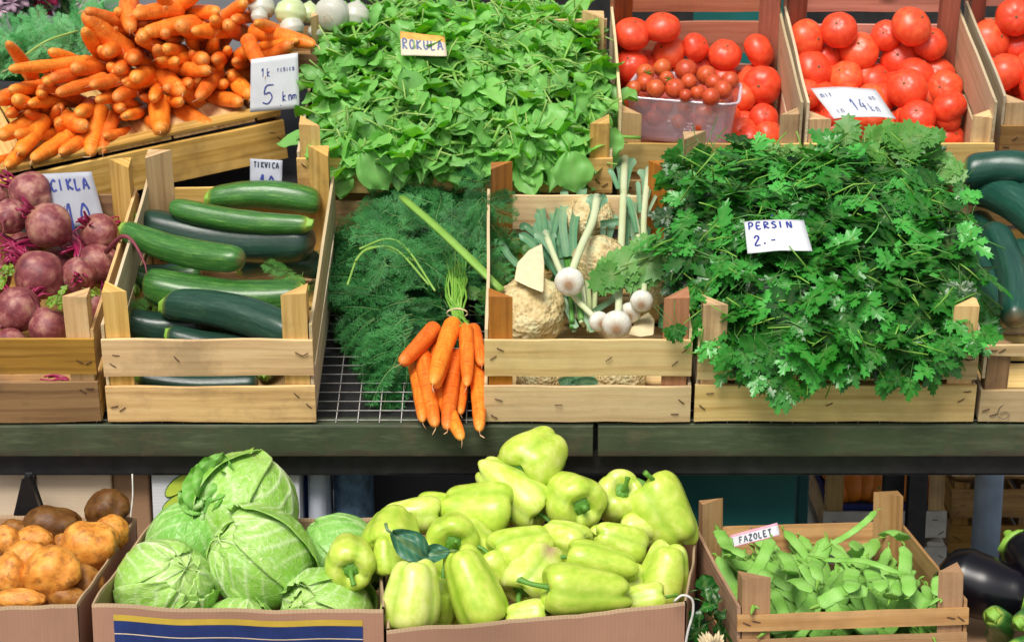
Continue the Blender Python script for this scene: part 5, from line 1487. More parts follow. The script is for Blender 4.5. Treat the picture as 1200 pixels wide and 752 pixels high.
for k in range(26):  # wisps reaching over the garlic crate side
    p = mid(U(560, 574), U(212, 262), .15 + U(-.01, .01)); mass.add(random.choice(T_FROND), leaf_matrix(p, V((.1, -1, .2)), U(.03, .055), .4, .7), U(.2, .9))
o = mass.build('foliage', [M['feather'], M['feather']]); adopt(o, bunch); o['kind'] = 'stuff'

def blade(mass, P, w0, w1, mat=0, n=14, tone=.5, cup=.35, tw=0.0, veins=True):
    """flat cupped blade along a spline, facing the camera"""
    Q = spline(P, n); m = MB(); vs, ts = [], []
    for i, q in enumerate(Q):
        d = (Q[min(i + 1, n - 1)] - Q[max(0, i - 1)]).normalized(); x = d.cross(-F).normalized(); x = Matrix.Rotation(tw * i / n, 3, d) @ x; z = x.cross(d)
        if z.dot(-F) < 0: z = -z
        f = i / (n - 1); w_ = (w0 + (w1 - w0) * f) * (1 if f < .9 else max(.12, (1 - f) / .1)) / 2
        for j in range(7):
            u = j / 3 - 1; vs.append(q + x * (u * w_) - z * (cup * w_ * (1 - u * u)) * 1.0); ts.append((tone + .25 * f, (.6 if j == 3 else 0) if veins else .0, 0))
    m.add(vs, [(i * 7 + j, i * 7 + j + 1, i * 7 + 8 + j, i * 7 + 7 + j) for i in range(n - 1) for j in range(6)], None, mat, ts); mass.addmb(m)
# ------------------------------------------------------------------ celeriac and garlic crate
random.seed(57)
def c4(x, y): return 550 + x / 2.15, 160 + y / 2.15
def ball(proto, x, y, r, h, ax, lab, cat, group=None, sc=None):
    p = mid(*c4(x, y), h); o = inst(proto); R = r / 2.15 * mpp(p) * 2; setm(o, p, basis(ax, V((U(-1, 1), U(-1, 1), .2))), R if sc is None else [R * s for s in sc]); tag(o, lab, cat, group); return o
ball(CELS[0], 148, 442, 98, .075, V((-.3, -.4, .9)), 'big knobbly celeriac with a cut wedge standing on it', 'celeriac', 'celeriac roots', (1, 1, .92))
ball(CELS[1], 335, 325, 80, .10, V((.5, .2, .9)), 'round pale celeriac behind the largest garlic bulb', 'celeriac', 'celeriac roots')
ball(CELS[0], 305, 215, 66, .10, V((.2, -.8, .5)), 'brown rooty celeriac at the back behind the green stalks', 'celeriac', 'celeriac roots')
ball(CELS[1], 458, 400, 62, .06, V((1, -.2, .2)), 'shaded celeriac behind the right garlic bulb', 'celeriac', 'celeriac roots')
ball(CELS[0], 180, 610, 62, .025, V((.3, 1, .2)), 'celeriac bottom seen left through the gap in the slats', 'celeriac', 'celeriac roots')
ball(CELS[1], 375, 606, 72, .025, V((.3, -1, .2)), 'celeriac bottom seen right through the gap in the slats', 'celeriac', 'celeriac roots')
# cut wedge: a curved upright slice
wq = [(112, 362), (120, 318), (150, 285), (184, 268), (190, 320), (188, 395), (150, 380)]
wp = [mid(*c4(x, y), .135) for x, y in wq]; m = MB(); n = len(wp); cen = sum(wp, V()) / n
back = [p + F * .035 + (cen - p) * .12 for p in wp]
m.add(wp + [cen - F * .004], [(n, (i + 1) % n, i) for i in range(n)], None, 0); m.add(wp + back, [(i, (i + 1) % n, n + (i + 1) % n, n + i) for i in range(n)] + [tuple(range(n, 2 * n))], None, 1)
o = m.build('celeriac_wedge', [M['celeriac_cut'], M['celeriac']], smooth=False, bevel=.003); tag(o, 'cut triangular celeriac wedge standing on the big celeriac', 'celeriac wedge', 'celeriac pieces')
wp = [mid(*c4(x, y), .085) for x, y in ((398, 498), (420, 462), (452, 440), (468, 462), (466, 500), (430, 505))]; n = 6; cen = sum(wp, V()) / n; m = MB()
back = [p + F * .03 + (cen - p) * .12 for p in wp]
m.add(wp + [cen - F * .004], [(n, (i + 1) % n, i) for i in range(n)], None, 0); m.add(wp + back, [(i, (i + 1) % n, n + (i + 1) % n, n + i) for i in range(n)] + [tuple(range(n, 2 * n))], None, 1)
o = m.build('celeriac_wedge', [M['celeriac_cut'], M['celeriac']], smooth=False, bevel=.003); tag(o, 'small brown edged celeriac piece right of the garlic bulbs', 'celeriac wedge', 'celeriac pieces')
# garlic bulbs, each with its green stalk
gl = [((253, 362, 37, .150), [(262, 330), (285, 270), (312, 210), (322, 150)], .013, 'large white garlic bulb in the centre with its stalk leaning right', V((-.15, -.95, .1))),
      ((372, 468, 37, .115), [(376, 430), (380, 330), (386, 200), (392, 52)], .012, 'white garlic bulb at the front with the tallest straight stalk', V((.05, -.3, .9))),
      ((324, 463, 26, .105), [(300, 440), (262, 400), (225, 330), (190, 240)], .010, 'smallest garlic bulb left of the front one', V((.8, -.5, -.3))),
      ((435, 410, 29, .130), [(441, 378), (441, 290), (440, 200), (452, 80)], .010, 'garlic bulb at the right hanging above the celeriac piece', V((.0, -.5, .8))),
      ((405, 440, 27, .105), [(412, 400), (418, 320), (425, 240), (400, 150)], .009, 'half hidden garlic bulb between the front and right ones', V((.2, -.4, .8)))]
for (x, y, r, h), P, w_, lab, ax in gl:
    o = ball(GARLIC, x, y, r, h, -ax if ax.y < -.9 else ax, lab, 'garlic', 'garlic bulbs')
    c = o.matrix_world.translation.copy(); A = ax if ax.z > .3 else V((.2, -.5, .8))
    R = r / 2.15 * mpp(c)
    B = basis(V((ax.x * .3, ax.y, abs(ax.z)))) ; 
    # rebuild pose: neck of the bulb towards the stalk
    st = mid(*c4(*P[0]), h + .005); z = (st - c).normalized(); z = (z + (-F) * (-.25 if ax.z > .3 else -.9)).normalized()
    setm(o, c - z * R * .95, basis(z), 2 * R)
    ms = Mass(); Q = [c + z * R * .7] + [mid(*c4(*q), h + .006 + .006 * i) for i, q in enumerate(P)]
    t = MB(); s = spline(Q, 14); sweep(t, s, [w_ * (.42 + .1 * k / 13) for k in range(14)], 8, tint=(.7, 0, 0), mat=0, flat=.75); ms.addmb(t)
    e = Q[-1]; e0 = Q[-2]
    for sg in (-1, 0, 1): blade(ms, [e0.lerp(e, .35), e0.lerp(e, .8) + V((sg * .006, -.002, 0)), e + V((sg * .016, .0, .004 - abs(sg) * .006))], w_ * 1.0, w_ * 1.25, mat=1, tone=.5 - .1 * sg)
    k_ = ms.build('stalk', [M['stalkpale'], M['leek']]); mw = k_.matrix_world.copy(); k_.parent = o; k_.matrix_parent_inverse = o.matrix_world.inverted()
# loose leek-like blades and shoots
ms = Mass()
for (P, w_, h, tn) in ((((250, 400), (215, 330), (180, 270), (165, 215)), .013, .10, .3), (((255, 405), (225, 300), (205, 240), (192, 205)), .012, .095, .6), (((245, 300), (235, 220), (240, 170), (238, 130)), .015, .115, .6), (((262, 300), (262, 230), (275, 170), (292, 120)), .015, .12, .4),
                    (((220, 340), (180, 290), (150, 260), (125, 245)), .015, .10, .3), (((130, 330), (100, 300), (85, 275), (72, 258)), .012, .09, .5), (((270, 480), (245, 430), (225, 350), (222, 300)), .010, .09, .9), (((310, 490), (280, 430), (262, 400), (250, 370)), .010, .095, .9), (((265, 490), (250, 440), (238, 400), (230, 380)), .009, .08, .9),
                    (((285, 300), (310, 200), (330, 165), (345, 150)), .014, .125, .5), (((340, 190), (300, 175), (290, 150), (288, 130)), .012, .11, .3), (((420, 240), (412, 200), (404, 170), (398, 150)), .010, .13, .3), (((436, 220), (460, 170), (480, 130), (498, 108)), .006, .14, .9), (((375, 130), (365, 105), (358, 90), (350, 82)), .009, .15, .4), (((330, 220), (370, 215), (385, 215), (395, 210)), .012, .12, .4),
                    (((495, 300), (500, 260), (505, 220), (512, 190)), .016, .11, .4), (((500, 350), (500, 330), (508, 300), (515, 280)), .013, .10, .3), (((485, 480), (490, 430), (495, 390), (498, 340)), .014, .06, .3), (((430, 190), (428, 160), (426, 130), (424, 112)), .008, .15, .5), (((300, 450), (330, 430), (360, 410), (378, 380)), .010, .085, .6), (((200, 300), (170, 250), (140, 225), (130, 235)), .012, .085, .2)):
    blade(ms, [mid(*c4(*q), h + .003 * i) for i, q in enumerate(P)], w_ * .8, w_, tone=tn)
for k in range(16):
    x0, y0 = U(255, 330), U(440, 495); x1, y1 = x0 + U(-70, 10), U(230, 330); h = U(.06, .095)
    t = MB(); sweep(t, spline([mid(*c4(x0, y0), h), mid(*c4((x0 + x1) / 2 + 6, (y0 + y1) / 2), h + .006), mid(*c4(x1, y1), h + .012)], 9), [U(.003, .005)] * 9, 8, mat=2 if k % 3 else 1, tint=(U(.3, 1), 0, 0)); ms.addmb(t)
for k in range(14):
    x0 = U(160, 480); y0 = U(250, 330); x1, y1 = x0 + U(-60, 40), U(130, 220); h = U(.08, .12)
    blade(ms, [mid(*c4(x0, y0), h), mid(*c4((x0 + x1) / 2, (y0 + y1) / 2 - 8), h + .006), mid(*c4(x1, y1), h + .008)], .008, U(.010, .016), tone=U(.1, .9))
for k in range(60):
    x, y = random.choice(((75, 300), (120, 290), (200, 340), (60, 370), (270, 420), (480, 370))); p = mid(*c4(x + U(-40, 40), y + U(-35, 35)), .06 + U(-.02, .01)); ms.add(random.choice(T_CEL), leaf_matrix(p, V((0, -.8, .5)), U(.02, .035), .6, 0), U(0, .5), 1)
o = ms.build('green_shoots', [M['leek'], M['celery'], M['stalkpale']]); tag(o, 'blue green leek blades and shoots standing among the celeriac', 'green shoots', kind='stuff')
ms = Mass(); blade(ms, [mid(472, 232, .145), mid(510, 265, .15), mid(545, 298, .145), mid(586, 338, .12)], .011, .013, n=16, tone=.75, mat=0, cup=.5)
t = MB(); s = spline([mid(471, 231, .147), mid(510, 265, .152), mid(545, 298, .147), mid(588, 340, .12)], 16); sweep(t, s, [.0068] * 16, 8, mat=0, tint=(.5, .2, 0), flat=.5); ms.addmb(t)
o = ms.build('leek_stalk', [M['stalk']]); tag(o, 'thick green stalk reaching from the big celeriac across the carrot tops', 'stalk')
ms = Mass(); c0 = mid(*c4(455, 300), .165)
for (x, y, s, ax) in ((430, 325, .075, (-1, -.2, -.5)), (380, 330, .062, (-1, -.1, -.35)), (455, 285, .05, (-.5, -.4, .4)), (470, 320, .05, (.6, -.2, -.6)), (350, 355, .05, (-1, 0, -.6))):
    p = mid(*c4(x, y), .16); B = basis(V((U(-.3, .3), -.9, .45)), V(ax)); ms.add(random.choice(T_CEL), Matrix.Translation(p - B @ V((.3, 0, 0)) * s) @ B.to_4x4() @ Matrix.Scale(s, 4), U(.3, .8))
t = MB(); sweep(t, spline([mid(*c4(440, 300), .165), mid(*c4(480, 330), .15), mid(*c4(500, 345), .12)], 6), [.003] * 6, 7, tint=(.5, .4, 0), mat=1); ms.addmb(t)
o = ms.build('celery_leaf', [M['celery'], M['stalk']]); tag(o, 'broad jagged celery leaf lying over the garlic stalks', 'leaf')
ms = Mass()
for (a, b) in (((228, 622), (318, 602)), ((240, 612), (270, 632)), ((260, 628), (325, 620))): blade(ms, [mid(*c4(*a), .045), mid(*c4((a[0] + b[0]) / 2, (a[1] + b[1]) / 2 - 8), .05), mid(*c4(*b), .045)], .014, .012, tone=.3)
o = ms.build('leek_tip', [M['leek']]); tag(o, 'blue green leek tip poking out between the garlic crate slats', 'leaf')
# a dark base of roots in the crate
# ------------------------------------------------------------------ parsley
random.seed(59)
S, NR = heap_surface([(416, 868, 1078, -.026), (402, 845, 1110, -.036), (380, 822, 1135, -.030), (345, 800, 1142, .0), (300, 786, 1136, .055), (255, 784, 1128, .13), (222, 788, 1112, .22), (203, 800, 1096, .31), (192, 818, 1080, .38), (186, 840, 1060, .42)], edge=.05)
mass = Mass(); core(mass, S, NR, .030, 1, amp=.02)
for k in range(1250):
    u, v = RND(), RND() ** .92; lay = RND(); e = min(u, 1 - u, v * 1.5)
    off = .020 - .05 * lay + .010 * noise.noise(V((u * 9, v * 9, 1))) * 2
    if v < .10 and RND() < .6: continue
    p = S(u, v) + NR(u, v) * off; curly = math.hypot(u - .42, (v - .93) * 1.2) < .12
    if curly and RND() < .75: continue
    mass.add(random.choice(T_PARS), leaf_matrix(p, (NR(u, v) * .8 + V((0, -.15, .55))).normalized(), U(.044, .076), .6, .45), max(0, min(1, U(.15, 1.1) - lay * .75)))  # tone drops with depth: painted shade among the inner leaves
for k in range(420):   # curly bright patch near the back
    a, r = U(0, 6.3), math.sqrt(RND()); u, v = .42 + .12 * r * math.cos(a), .90 + .07 * r * math.sin(a)
    p = S(min(1, u), min(1, v)) + NR(u, min(1, v)) * U(0, .022); mass.add(random.choice(T_PARS), leaf_matrix(p, V((0, -.5, .8)), U(.010, .016), 1.2, 0), U(.5, 1), 2)
for (x, y, r, n) in ((1058, 168, 26, 26), (1020, 182, 34, 24), (1088, 190, 26, 16), (985, 188, 22, 10)):
    for k in range(n):
        p = at(x + U(-r, r), y + U(-r * .5, r * .5), .42 + U(-.05, .03)); mass.add(random.choice(T_CEL), leaf_matrix(p, V((0, -.6, .7)), U(.034, .055), .6, .2), U(.2, 1), 3)
for (x, y) in ((918, 455), (905, 440), (1000, 432), (1060, 440), (1118, 395), (868, 425), (1140, 320), (1146, 350), (800, 185), (828, 170), (788, 200), (785, 380), (790, 330), (1122, 215), (1132, 250), (1140, 395), (895, 432), (960, 425), (1030, 436), (1085, 425)):
    for q in range(3):
        Yv = -.05 if y > 360 else .10; Yv = .30 if y < 260 else Yv
        p = at(x + U(-9, 9), y + U(-6, 6), Yv + U(-.01, .01)); mass.add(random.choice(T_PARS), leaf_matrix(p, V((0, -1, .3)), U(.032, .05), .5, .9), U(.2, .8))
for k in range(260):
    u, v = RND(), RND(); p = S(u, v) + NR(u, v) * U(-.004, .014); d = V((U(-1, 1), U(-.5, .2), U(-1, .6))).normalized() * U(.03, .07)
    t = MB(); sweep(t, [p, p + d * .5 + NR(u, v) * U(0, .01), p + d], [.0012, .0012, .0010], 4, mat=4, tint=(U(.1, .6), 0, 0)); mass.addmb(t)
o = mass.build('parsley_leaves', [M['parsley'], M['feather'], M['celery'], M['celery'], M['stalk']]); tag(o, 'overflowing heap of dark green parsley in the wide crate', 'parsley', kind='stuff')
o.name = 'parsley_foliage'
price_card('price_card', 'white sheet reading PERSIN 2 lying on the parsley heap',
           [at(872, 260, .060), at(942, 258, .060), at(952, 294, .006), at(876, 297, .006)], [M['paper']],
           [('PERSIN', .06, .08, .20, .125, .0024, M['ink']), ('v', .44, -.09, .18, .1, .0016, M['ink']), ('2', .12, .48, .32, .14, .0024, M['ink']), (',-', .26, .55, .2, .12, .002, M['ink'])], bend=.003)
# ------------------------------------------------------------------ cucumbers at the right
random.seed(61)
def c5(x, y): return 1080 + x / 1.925, 120 + y / 1.925
for (a, b, w_, h, lab, k) in (((92, 160), (300, 172), 78, .17, 'dark cucumber lying topmost under the tomato crate', 0), ((95, 185), (290, 300), 86, .13, 'thick bluish cucumber slanting down below the topmost one', 1), ((160, 292), (212, 492), 74, .12, 'dark green cucumber lying lengthways towards the viewer, right one of the pair', 0),
                           ((98, 330), (180, 498), 70, .09, 'dark green cucumber beside the parsley, left one of the lengthways pair', 1), ((190, 180), (330, 240), 60, .15, 'cucumber peeking out between the two slanting ones', 0), ((215, 330), (290, 480), 72, .09, 'cucumber cut off by the right edge of the photo', 1), ((120, 290), (150, 420), 60, .05, 'shaded cucumber beneath the lengthways pair', 0), ((80, 240), (150, 330), 66, .07, 'shaded cucumber behind the parsley sprigs', 1)):
    pa, pb_ = mid(*c5(*a), h), mid(*c5(*b), h); o = inst(CUC[k]); put_axis(o, pa, pb_, w_ / 1.925 * mpp(pa)); tag(o, lab, 'cucumber', 'cucumbers in the right crate')
m = MB(); P = [(1181, 471), (1172, 477), (1169, 486), (1176, 491), (1183, 486), (1178, 482), (1171, 485)]
s = spline([at(x, y, -.002 + .004 - .0035) for x, y in P], 24)
sweep(m, s, [.0007] * 24, 5, flat=.4); o = m.build('pencilled_number', M['ink_dark'])
o.parent = crate_cuc; o.matrix_parent_inverse = (Matrix.Translation(crate_cuc.location) @ Matrix.Rotation(T2, 4, 'X')).inverted()
# ------------------------------------------------------------------ cartons of the lower shelf
def carton(label, rim, mats, band=None, wob=.004, name='cardboard_box', group='open cardboard boxes', zbot=None, missing=()):
    """rim: four world points front-left, front-right, back-right, back-left"""
    root = tag(empty(name, (sum(p.x for p in rim) / 4, sum(p.y for p in rim) / 4, ZLOW)), label, 'box', group)
    zb = ZLOW + .001 if zbot is None else zbot; th = .0045
    inv = Matrix.Translation(-V(root.location)); cen = V(root.location)
    names = ['front_wall', 'side_wall', 'back_wall', 'side_wall']
    for e in range(4):
        if e in missing: continue
        a, b = rim[e], rim[(e + 1) % 4]; d = (b - a); L = d.length; du = d.normalized(); nin = V((-du.y, du.x, 0)).normalized()
        if nin.dot(V((cen.x, cen.y, 0)) - V((a.x, a.y, 0))) < 0: nin = -nin
        n = 22; vs, uv, fs, fm = [], [], [], []; sd = U(0, 50)
        s0 = .0 if e % 2 == 0 else th * 1.1
        for i in range(n + 1):
            t = i / n; q = a + du * (s0 + (L - 2 * s0) * t); zt = a.z * (1 - t) + b.z * t + wob * noise.noise(V((t * 5, sd, 0))) + wob * .25 * noise.noise(V((t * 26, sd, 4)))
            bow = .006 * math.sin(PI * t) * (1 if e == 0 else .3) + .0035 * noise.noise(V((t * 4, sd, 7)))
            for (z, inn) in ((zb, 0), (zt - .004, 0), (zt, .001), (zt, th - .001), (zt - .004, th), (zb, th)):
                hfac = (z - zb) / max(.01, zt - zb); p = V((q.x, q.y, z)) - nin * bow * hfac + nin * inn; vs.append(p); uv.append((t * L, z + .1 * inn))
        for i in range(n):
            for k in range(5):
                fs.append((i * 6 + k, i * 6 + 6 + k, i * 6 + 7 + k, i * 6 + k + 1)); fm.append(0 if k == 0 else 1 if k in (1, 2, 3) else 2)
        m = MB(); m.add(vs, fs, uv, 0, (RND(), RND(), 0)); m.m[:] = fm
        o = m.build(names[e], [mats[0], M['card_edge'], mats[1]], None, smooth=False); o.parent = root; o.matrix_parent_inverse = inv
        if band and e == 0:
            for (u0, u1, d0, d1, mt, nm) in band:
                m = MB(); vs = []
                for i in range(n + 1):
                    t = u0 + (u1 - u0) * i / n; q = a + du * (L * t); zt = a.z * (1 - t) + b.z * t + wob * noise.noise(V((t * 5, sd, 0)))
                    for dd in (d0, d1):
                        z = zt - dd; hfac = (z - zb) / max(.01, zt - zb); bow = .006 * math.sin(PI * t) + .0035 * noise.noise(V((t * 4, sd, 7)))
                        vs.append(V((q.x, q.y, z)) - nin * (bow * hfac + .0007))
                m.add(vs, [(i * 2, i * 2 + 1, i * 2 + 3, i * 2 + 2) for i in range(n)])
                ob = m.build(nm, mt, None, smooth=False); ob.parent = o
    m = MB(); fl = [V((p.x, p.y, zb + .003)) for p in rim]; fl = [p + (V((cen.x, cen.y, zb + .003)) - p) * .02 for p in fl]
    m.add(fl, [(0, 1, 2, 3)]); ob = m.build('bottom', [mats[1]], None, smooth=False); ob.parent = root; ob.matrix_parent_inverse = inv
    return root
random.seed(71)
carton('open cardboard box of muddy potatoes at the left', [at(-130, 712, -.41), at(90, 709, -.40), at(160, 606, -.05), at(-60, 604, -.05)], (M['card_red'], M['card']))
carton('cardboard box with yellow and blue stripes holding cabbages', [at(107, 708, -.395), at(449, 714, -.42), at(448, 607, -.05), at(182, 605, -.05)], (M['card_red'], M['card_in']),
       band=[(.075, .93, .014, .0225, M['yellow'], 'yellow_stripe'), (.075, .93, .0228, .040, M['blue'], 'blue_stripe'), (.075, .93, .0403, .0415, M['card_bg'], 'thin_stripe'), (.075, .93, .0418, .060, M['blue'], 'blue_stripe')])
carton('plain cardboard box heaped with pale green peppers', [at(453, 738, -.44), at(803, 706, -.39), at(818, 618, -.03), at(452, 610, -.05)], (M['card_red'], M['card']))
# white string handle at the pepper box corner
t = MB(); sweep(t, spline([at(790, 704, -.405), at(800, 697, -.41), at(811, 702, -.412), at(812, 718, -.41), at(806, 740, -.41), at(802, 765, -.405)], 22), [.0016] * 22, 8)
o = t.build('string_handle', M['string']); tag(o, 'white cord handle hooked over the corner of the pepper box', 'cord')
# dry corn husk
ms = Mass(); random.seed(72)
for k in range(22):
    a = U(-2.6, -.5); L = U(.012, .026); b = at(835 + U(-4, 4), 757, -.37); e = b + V((math.cos(a) * L, U(-.01, .01), -math.sin(a) * L)); blade(ms, [b, b.lerp(e, .5) + V((0, -.004, 0)), e], .008, .003, tone=.5, n=6)
o = ms.build('corn_husk', [M['husk']]); tag(o, 'dry papery husk tuft beside the bean crate', 'husk')
ms = Mass()
for k in range(16): ms.add(random.choice(T_ROCKET), leaf_matrix(at(U(815, 850), U(690, 745), -.33 + U(-.02, .02)), V((0, -.8, .5)), U(.02, .04), .6, .2), U(0, .4))
o = ms.build('loose_leaves', [M['parsley']]); tag(o, 'shaded loose leaves in the gap left of the bean crate', 'leaves', kind='stuff')

def posed(o, px, py, Y, ang, pitch, wpx, lpx, roll=0.0, flat=1.0):
    c = at(px, py, Y); s = mpp(c); a, p = math.radians(ang), math.radians(pitch)
    d = (V((1, 0, 0)) * math.cos(a) - UP * math.sin(a)) * math.cos(p) + F * math.sin(p)
    L, W = lpx * s, wpx * s; B = basis(d) @ Matrix.Rotation(roll, 3, 'Z')
    return setm(o, c - d.normalized() * L / 2, B, (W, W * flat, L))
# ------------------------------------------------------------------ potatoes
random.seed(73)
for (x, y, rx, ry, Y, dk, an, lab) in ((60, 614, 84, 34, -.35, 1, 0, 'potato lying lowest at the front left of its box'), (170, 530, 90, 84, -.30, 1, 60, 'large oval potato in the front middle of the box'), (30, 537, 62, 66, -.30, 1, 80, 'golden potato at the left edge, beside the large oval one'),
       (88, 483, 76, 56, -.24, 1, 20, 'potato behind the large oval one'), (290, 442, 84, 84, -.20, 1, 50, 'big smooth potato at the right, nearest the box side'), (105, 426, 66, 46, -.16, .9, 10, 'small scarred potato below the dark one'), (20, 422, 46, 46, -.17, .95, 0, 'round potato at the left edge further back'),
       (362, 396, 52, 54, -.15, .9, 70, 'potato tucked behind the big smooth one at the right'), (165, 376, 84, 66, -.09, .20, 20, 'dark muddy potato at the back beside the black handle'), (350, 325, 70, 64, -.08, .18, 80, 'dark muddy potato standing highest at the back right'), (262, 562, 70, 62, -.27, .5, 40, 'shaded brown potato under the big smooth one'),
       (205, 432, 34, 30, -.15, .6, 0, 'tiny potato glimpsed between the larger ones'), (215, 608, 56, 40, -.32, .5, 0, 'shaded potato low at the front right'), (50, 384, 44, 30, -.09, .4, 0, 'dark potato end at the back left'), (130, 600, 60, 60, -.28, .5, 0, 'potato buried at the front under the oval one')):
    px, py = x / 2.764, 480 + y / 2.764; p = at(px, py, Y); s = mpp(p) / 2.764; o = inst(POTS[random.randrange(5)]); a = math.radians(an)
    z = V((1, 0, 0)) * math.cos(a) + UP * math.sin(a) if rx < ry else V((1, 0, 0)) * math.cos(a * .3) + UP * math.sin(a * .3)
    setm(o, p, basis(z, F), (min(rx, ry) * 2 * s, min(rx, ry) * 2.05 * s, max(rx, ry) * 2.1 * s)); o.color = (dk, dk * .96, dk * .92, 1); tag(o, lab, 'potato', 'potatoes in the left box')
# ------------------------------------------------------------------ cabbages
random.seed(75)
for (x, y, r, Y, ax, pr, lab) in ((286, 596, 66, -.12, (-.25, -.35, -.9), 0, 'pale green cabbage topmost at the back of its box'), (304, 656, 63, -.25, (-.7, -.35, .55), 1, 'large veined cabbage in front of the topmost one'), (193, 688, 60, -.29, (.5, -.5, .6), 2, 'round cabbage in the front left corner of its box'),
        (222, 640, 54, -.15, (.3, .2, .9), 1, 'cabbage half hidden behind the front left one'), (382, 722, 56, -.31, (-.5, -.6, .5), 0, 'cabbage low at the front right beside the peppers'), (277, 748, 50, -.33, (.2, -.6, .6), 2, 'cabbage just showing its top at the front middle'), (398, 652, 52, -.17, (-.6, .2, .6), 1, 'darker green cabbage partly covered by the leftmost pepper')):
    p = at(x, y, Y); o = inst(CABS[pr]); setm(o, p, basis(V(ax), V((U(-1, 1), U(-1, 1), 0))), 2 * r * mpp(p) * .97); tag(o, lab, 'cabbage', 'cabbages in the striped box')
    if 'darker' in lab or 'half hidden' in lab:
        for ch in o.children: ch.data = ch.data.copy(); ch.data.materials[0] = M['cabbage_dark']
# loose frilly leaf at the top left of the topmost head
ms = Mass(); random.seed(76)
T_FR = [leaf_grid(lambda t: max(.02, .40 * math.sin(PI * min(1, .08 + t * .92)) ** .6), 16, 12, fold=.2, curl=.3, wave=.16, seed=s, stem=.2, stem_w=.06) for s in (2, 6, 9)]
for (x0, y0, x1, y1, w_, tn) in ((238, 600, 236, 541, 1.0, .3), (238, 585, 262, 536, .9, .4), (240, 598, 205, 578, .8, .5)):
    a, b = at(x0, y0, -.175), at(x1, y1, -.19); L = (b - a).length; B = basis(V((U(-.3, .3), -1, .4)), b - a); ms.add(random.choice(T_FR), Matrix.Translation(a) @ B.to_4x4() @ Matrix.Diagonal((L, L * w_, L, 1)), tn)
o = ms.build('cabbage_leaf', [M['cabbage_dark']]); tag(o, 'loose frilly cabbage leaf standing up left of the topmost cabbage', 'leaf')
# ------------------------------------------------------------------ pale peppers
random.seed(77)
PL = [(640, 125, -.07, -40, 38, 200, 185, 2, 'pale pepper at the very top of the heap, against the green beam'), (572, 228, -.11, -145, 22, 152, 250, 0, 'long pepper slanting from upper left, stem end down'), (465, 278, -.14, 190, 5, 200, 220, 3, 'broad pepper lying sideways left of the long slanting one'),
      (758, 240, -.12, -140, 62, 182, 190, 0, 'pepper with its curved stem facing the viewer below the top one'), (890, 238, -.09, 130, 66, 152, 175, 2, 'pepper with stem facing the viewer, second from right in the back row'), (1050, 288, -.11, 52, -12, 205, 225, 3, 'big smooth pepper at the upper right with dark stem behind it'),
      (85, 435, -.30, -90, 70, 158, 165, 2, 'leftmost pepper resting on the cabbages, stem towards the viewer'), (207, 352, -.24, -80, 48, 188, 180, 0, 'pepper above the dark leaf, stem pointing down to the viewer'), (392, 350, -.21, -100, 68, 168, 165, 2, 'pepper right of the dark leaf, stem towards the viewer'),
      (272, 292, -.15, 180, 0, 120, 170, 4, 'pepper half hidden behind the one above the dark leaf'), (345, 268, -.12, 0, 10, 96, 120, 1, 'small yellowish pepper peeping out behind at the left'), (258, 540, -.37, -88, 6, 182, 222, 3, 'tall upright pepper at the front left corner of the box'),
      (458, 515, -.35, -112, 6, 168, 258, 1, 'long pepper leaning left at the front middle'), (602, 395, -.22, -20, 20, 158, 200, 3, 'smooth pepper in the centre of the heap'), (632, 462, -.27, -62, 30, 170, 195, 4, 'pepper with a purple blush in the centre'),
      (800, 522, -.37, 4, 10, 176, 262, 0, 'glossy pepper lying on its side at the front with a hooked stem'), (738, 370, -.20, 200, 30, 124, 150, 2, 'pepper below the one with the curved stem'), (898, 384, -.19, 200, -10, 132, 172, 3, 'pepper right of centre below the back row'),
      (850, 440, -.27, 10, 0, 128, 220, 1, 'pepper lying behind the glossy one with the hooked stem'), (1035, 475, -.25, -80, -5, 164, 190, 4, 'upright lobed pepper at the right side of the box'), (615, 598, -.37, 180, 0, 104, 130, 2, 'small pepper low at the front between two large ones'),
      (955, 562, -.33, 170, 0, 116, 178, 3, 'yellowish pepper low at the front right'), (202, 420, -.30, -90, 0, 104, 115, 4, 'pepper glimpsed under the dark leaf'), (350, 600, -.33, 90, 0, 104, 130, 1, 'shaded pepper between the two big front ones'),
      (375, 560, -.29, 80, 0, 130, 160, 2, 'shaded pepper behind the two big front ones'), (975, 350, -.13, 10, 0, 124, 150, 4, 'pepper in the shade under the big smooth one'), (705, 612, -.35, 10, 0, 90, 110, 0, 'pepper end under the glossy one at the front'),
      (540, 480, -.25, 60, 0, 140, 170, 3, 'pepper buried left of the blushing one'), (330, 440, -.24, 20, 0, 130, 160, 1, 'pepper buried behind the dark leaf'), (700, 470, -.22, 10, 0, 150, 170, 2, 'pepper buried in the middle of the heap'), (900, 500, -.26, 0, 0, 150, 170, 4, 'pepper buried near the right side'), (480, 400, -.2, 30, 0, 150, 170, 0, 'pepper buried below the broad sideways one')]
for (x, y, Y, an, pi, w_, l_, pr, lab) in PL:
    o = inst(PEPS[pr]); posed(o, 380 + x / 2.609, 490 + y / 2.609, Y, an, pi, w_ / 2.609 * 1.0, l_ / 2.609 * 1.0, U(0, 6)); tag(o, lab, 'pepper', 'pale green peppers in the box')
    if 'blush' in lab:
        o.data = o.data.copy(); ca = o.data.color_attributes['tint'].data; mw = o.matrix_world; tgt = at(380 + 690 / 2.609, 490 + 400 / 2.609, Y - .05)
        for i, v in enumerate(o.data.vertices):
            p = mw @ v.co; a, b = proj(p); dd = math.hypot(a - (380 + 690 / 2.609), b - (490 + 402 / 2.609)); c = ca[i].color; ca[i].color = (c[0], c[1], max(0, 1 - dd / 15) * .8, 1)
ms = Mass(); T_P = [leaf_grid(lambda t: max(.01, .30 * math.sin(PI * min(1, .04 + t * .96)) ** .8), 14, 10, fold=.5, curl=.2, wave=.10, seed=s, stem=.2) for s in (2, 5)]
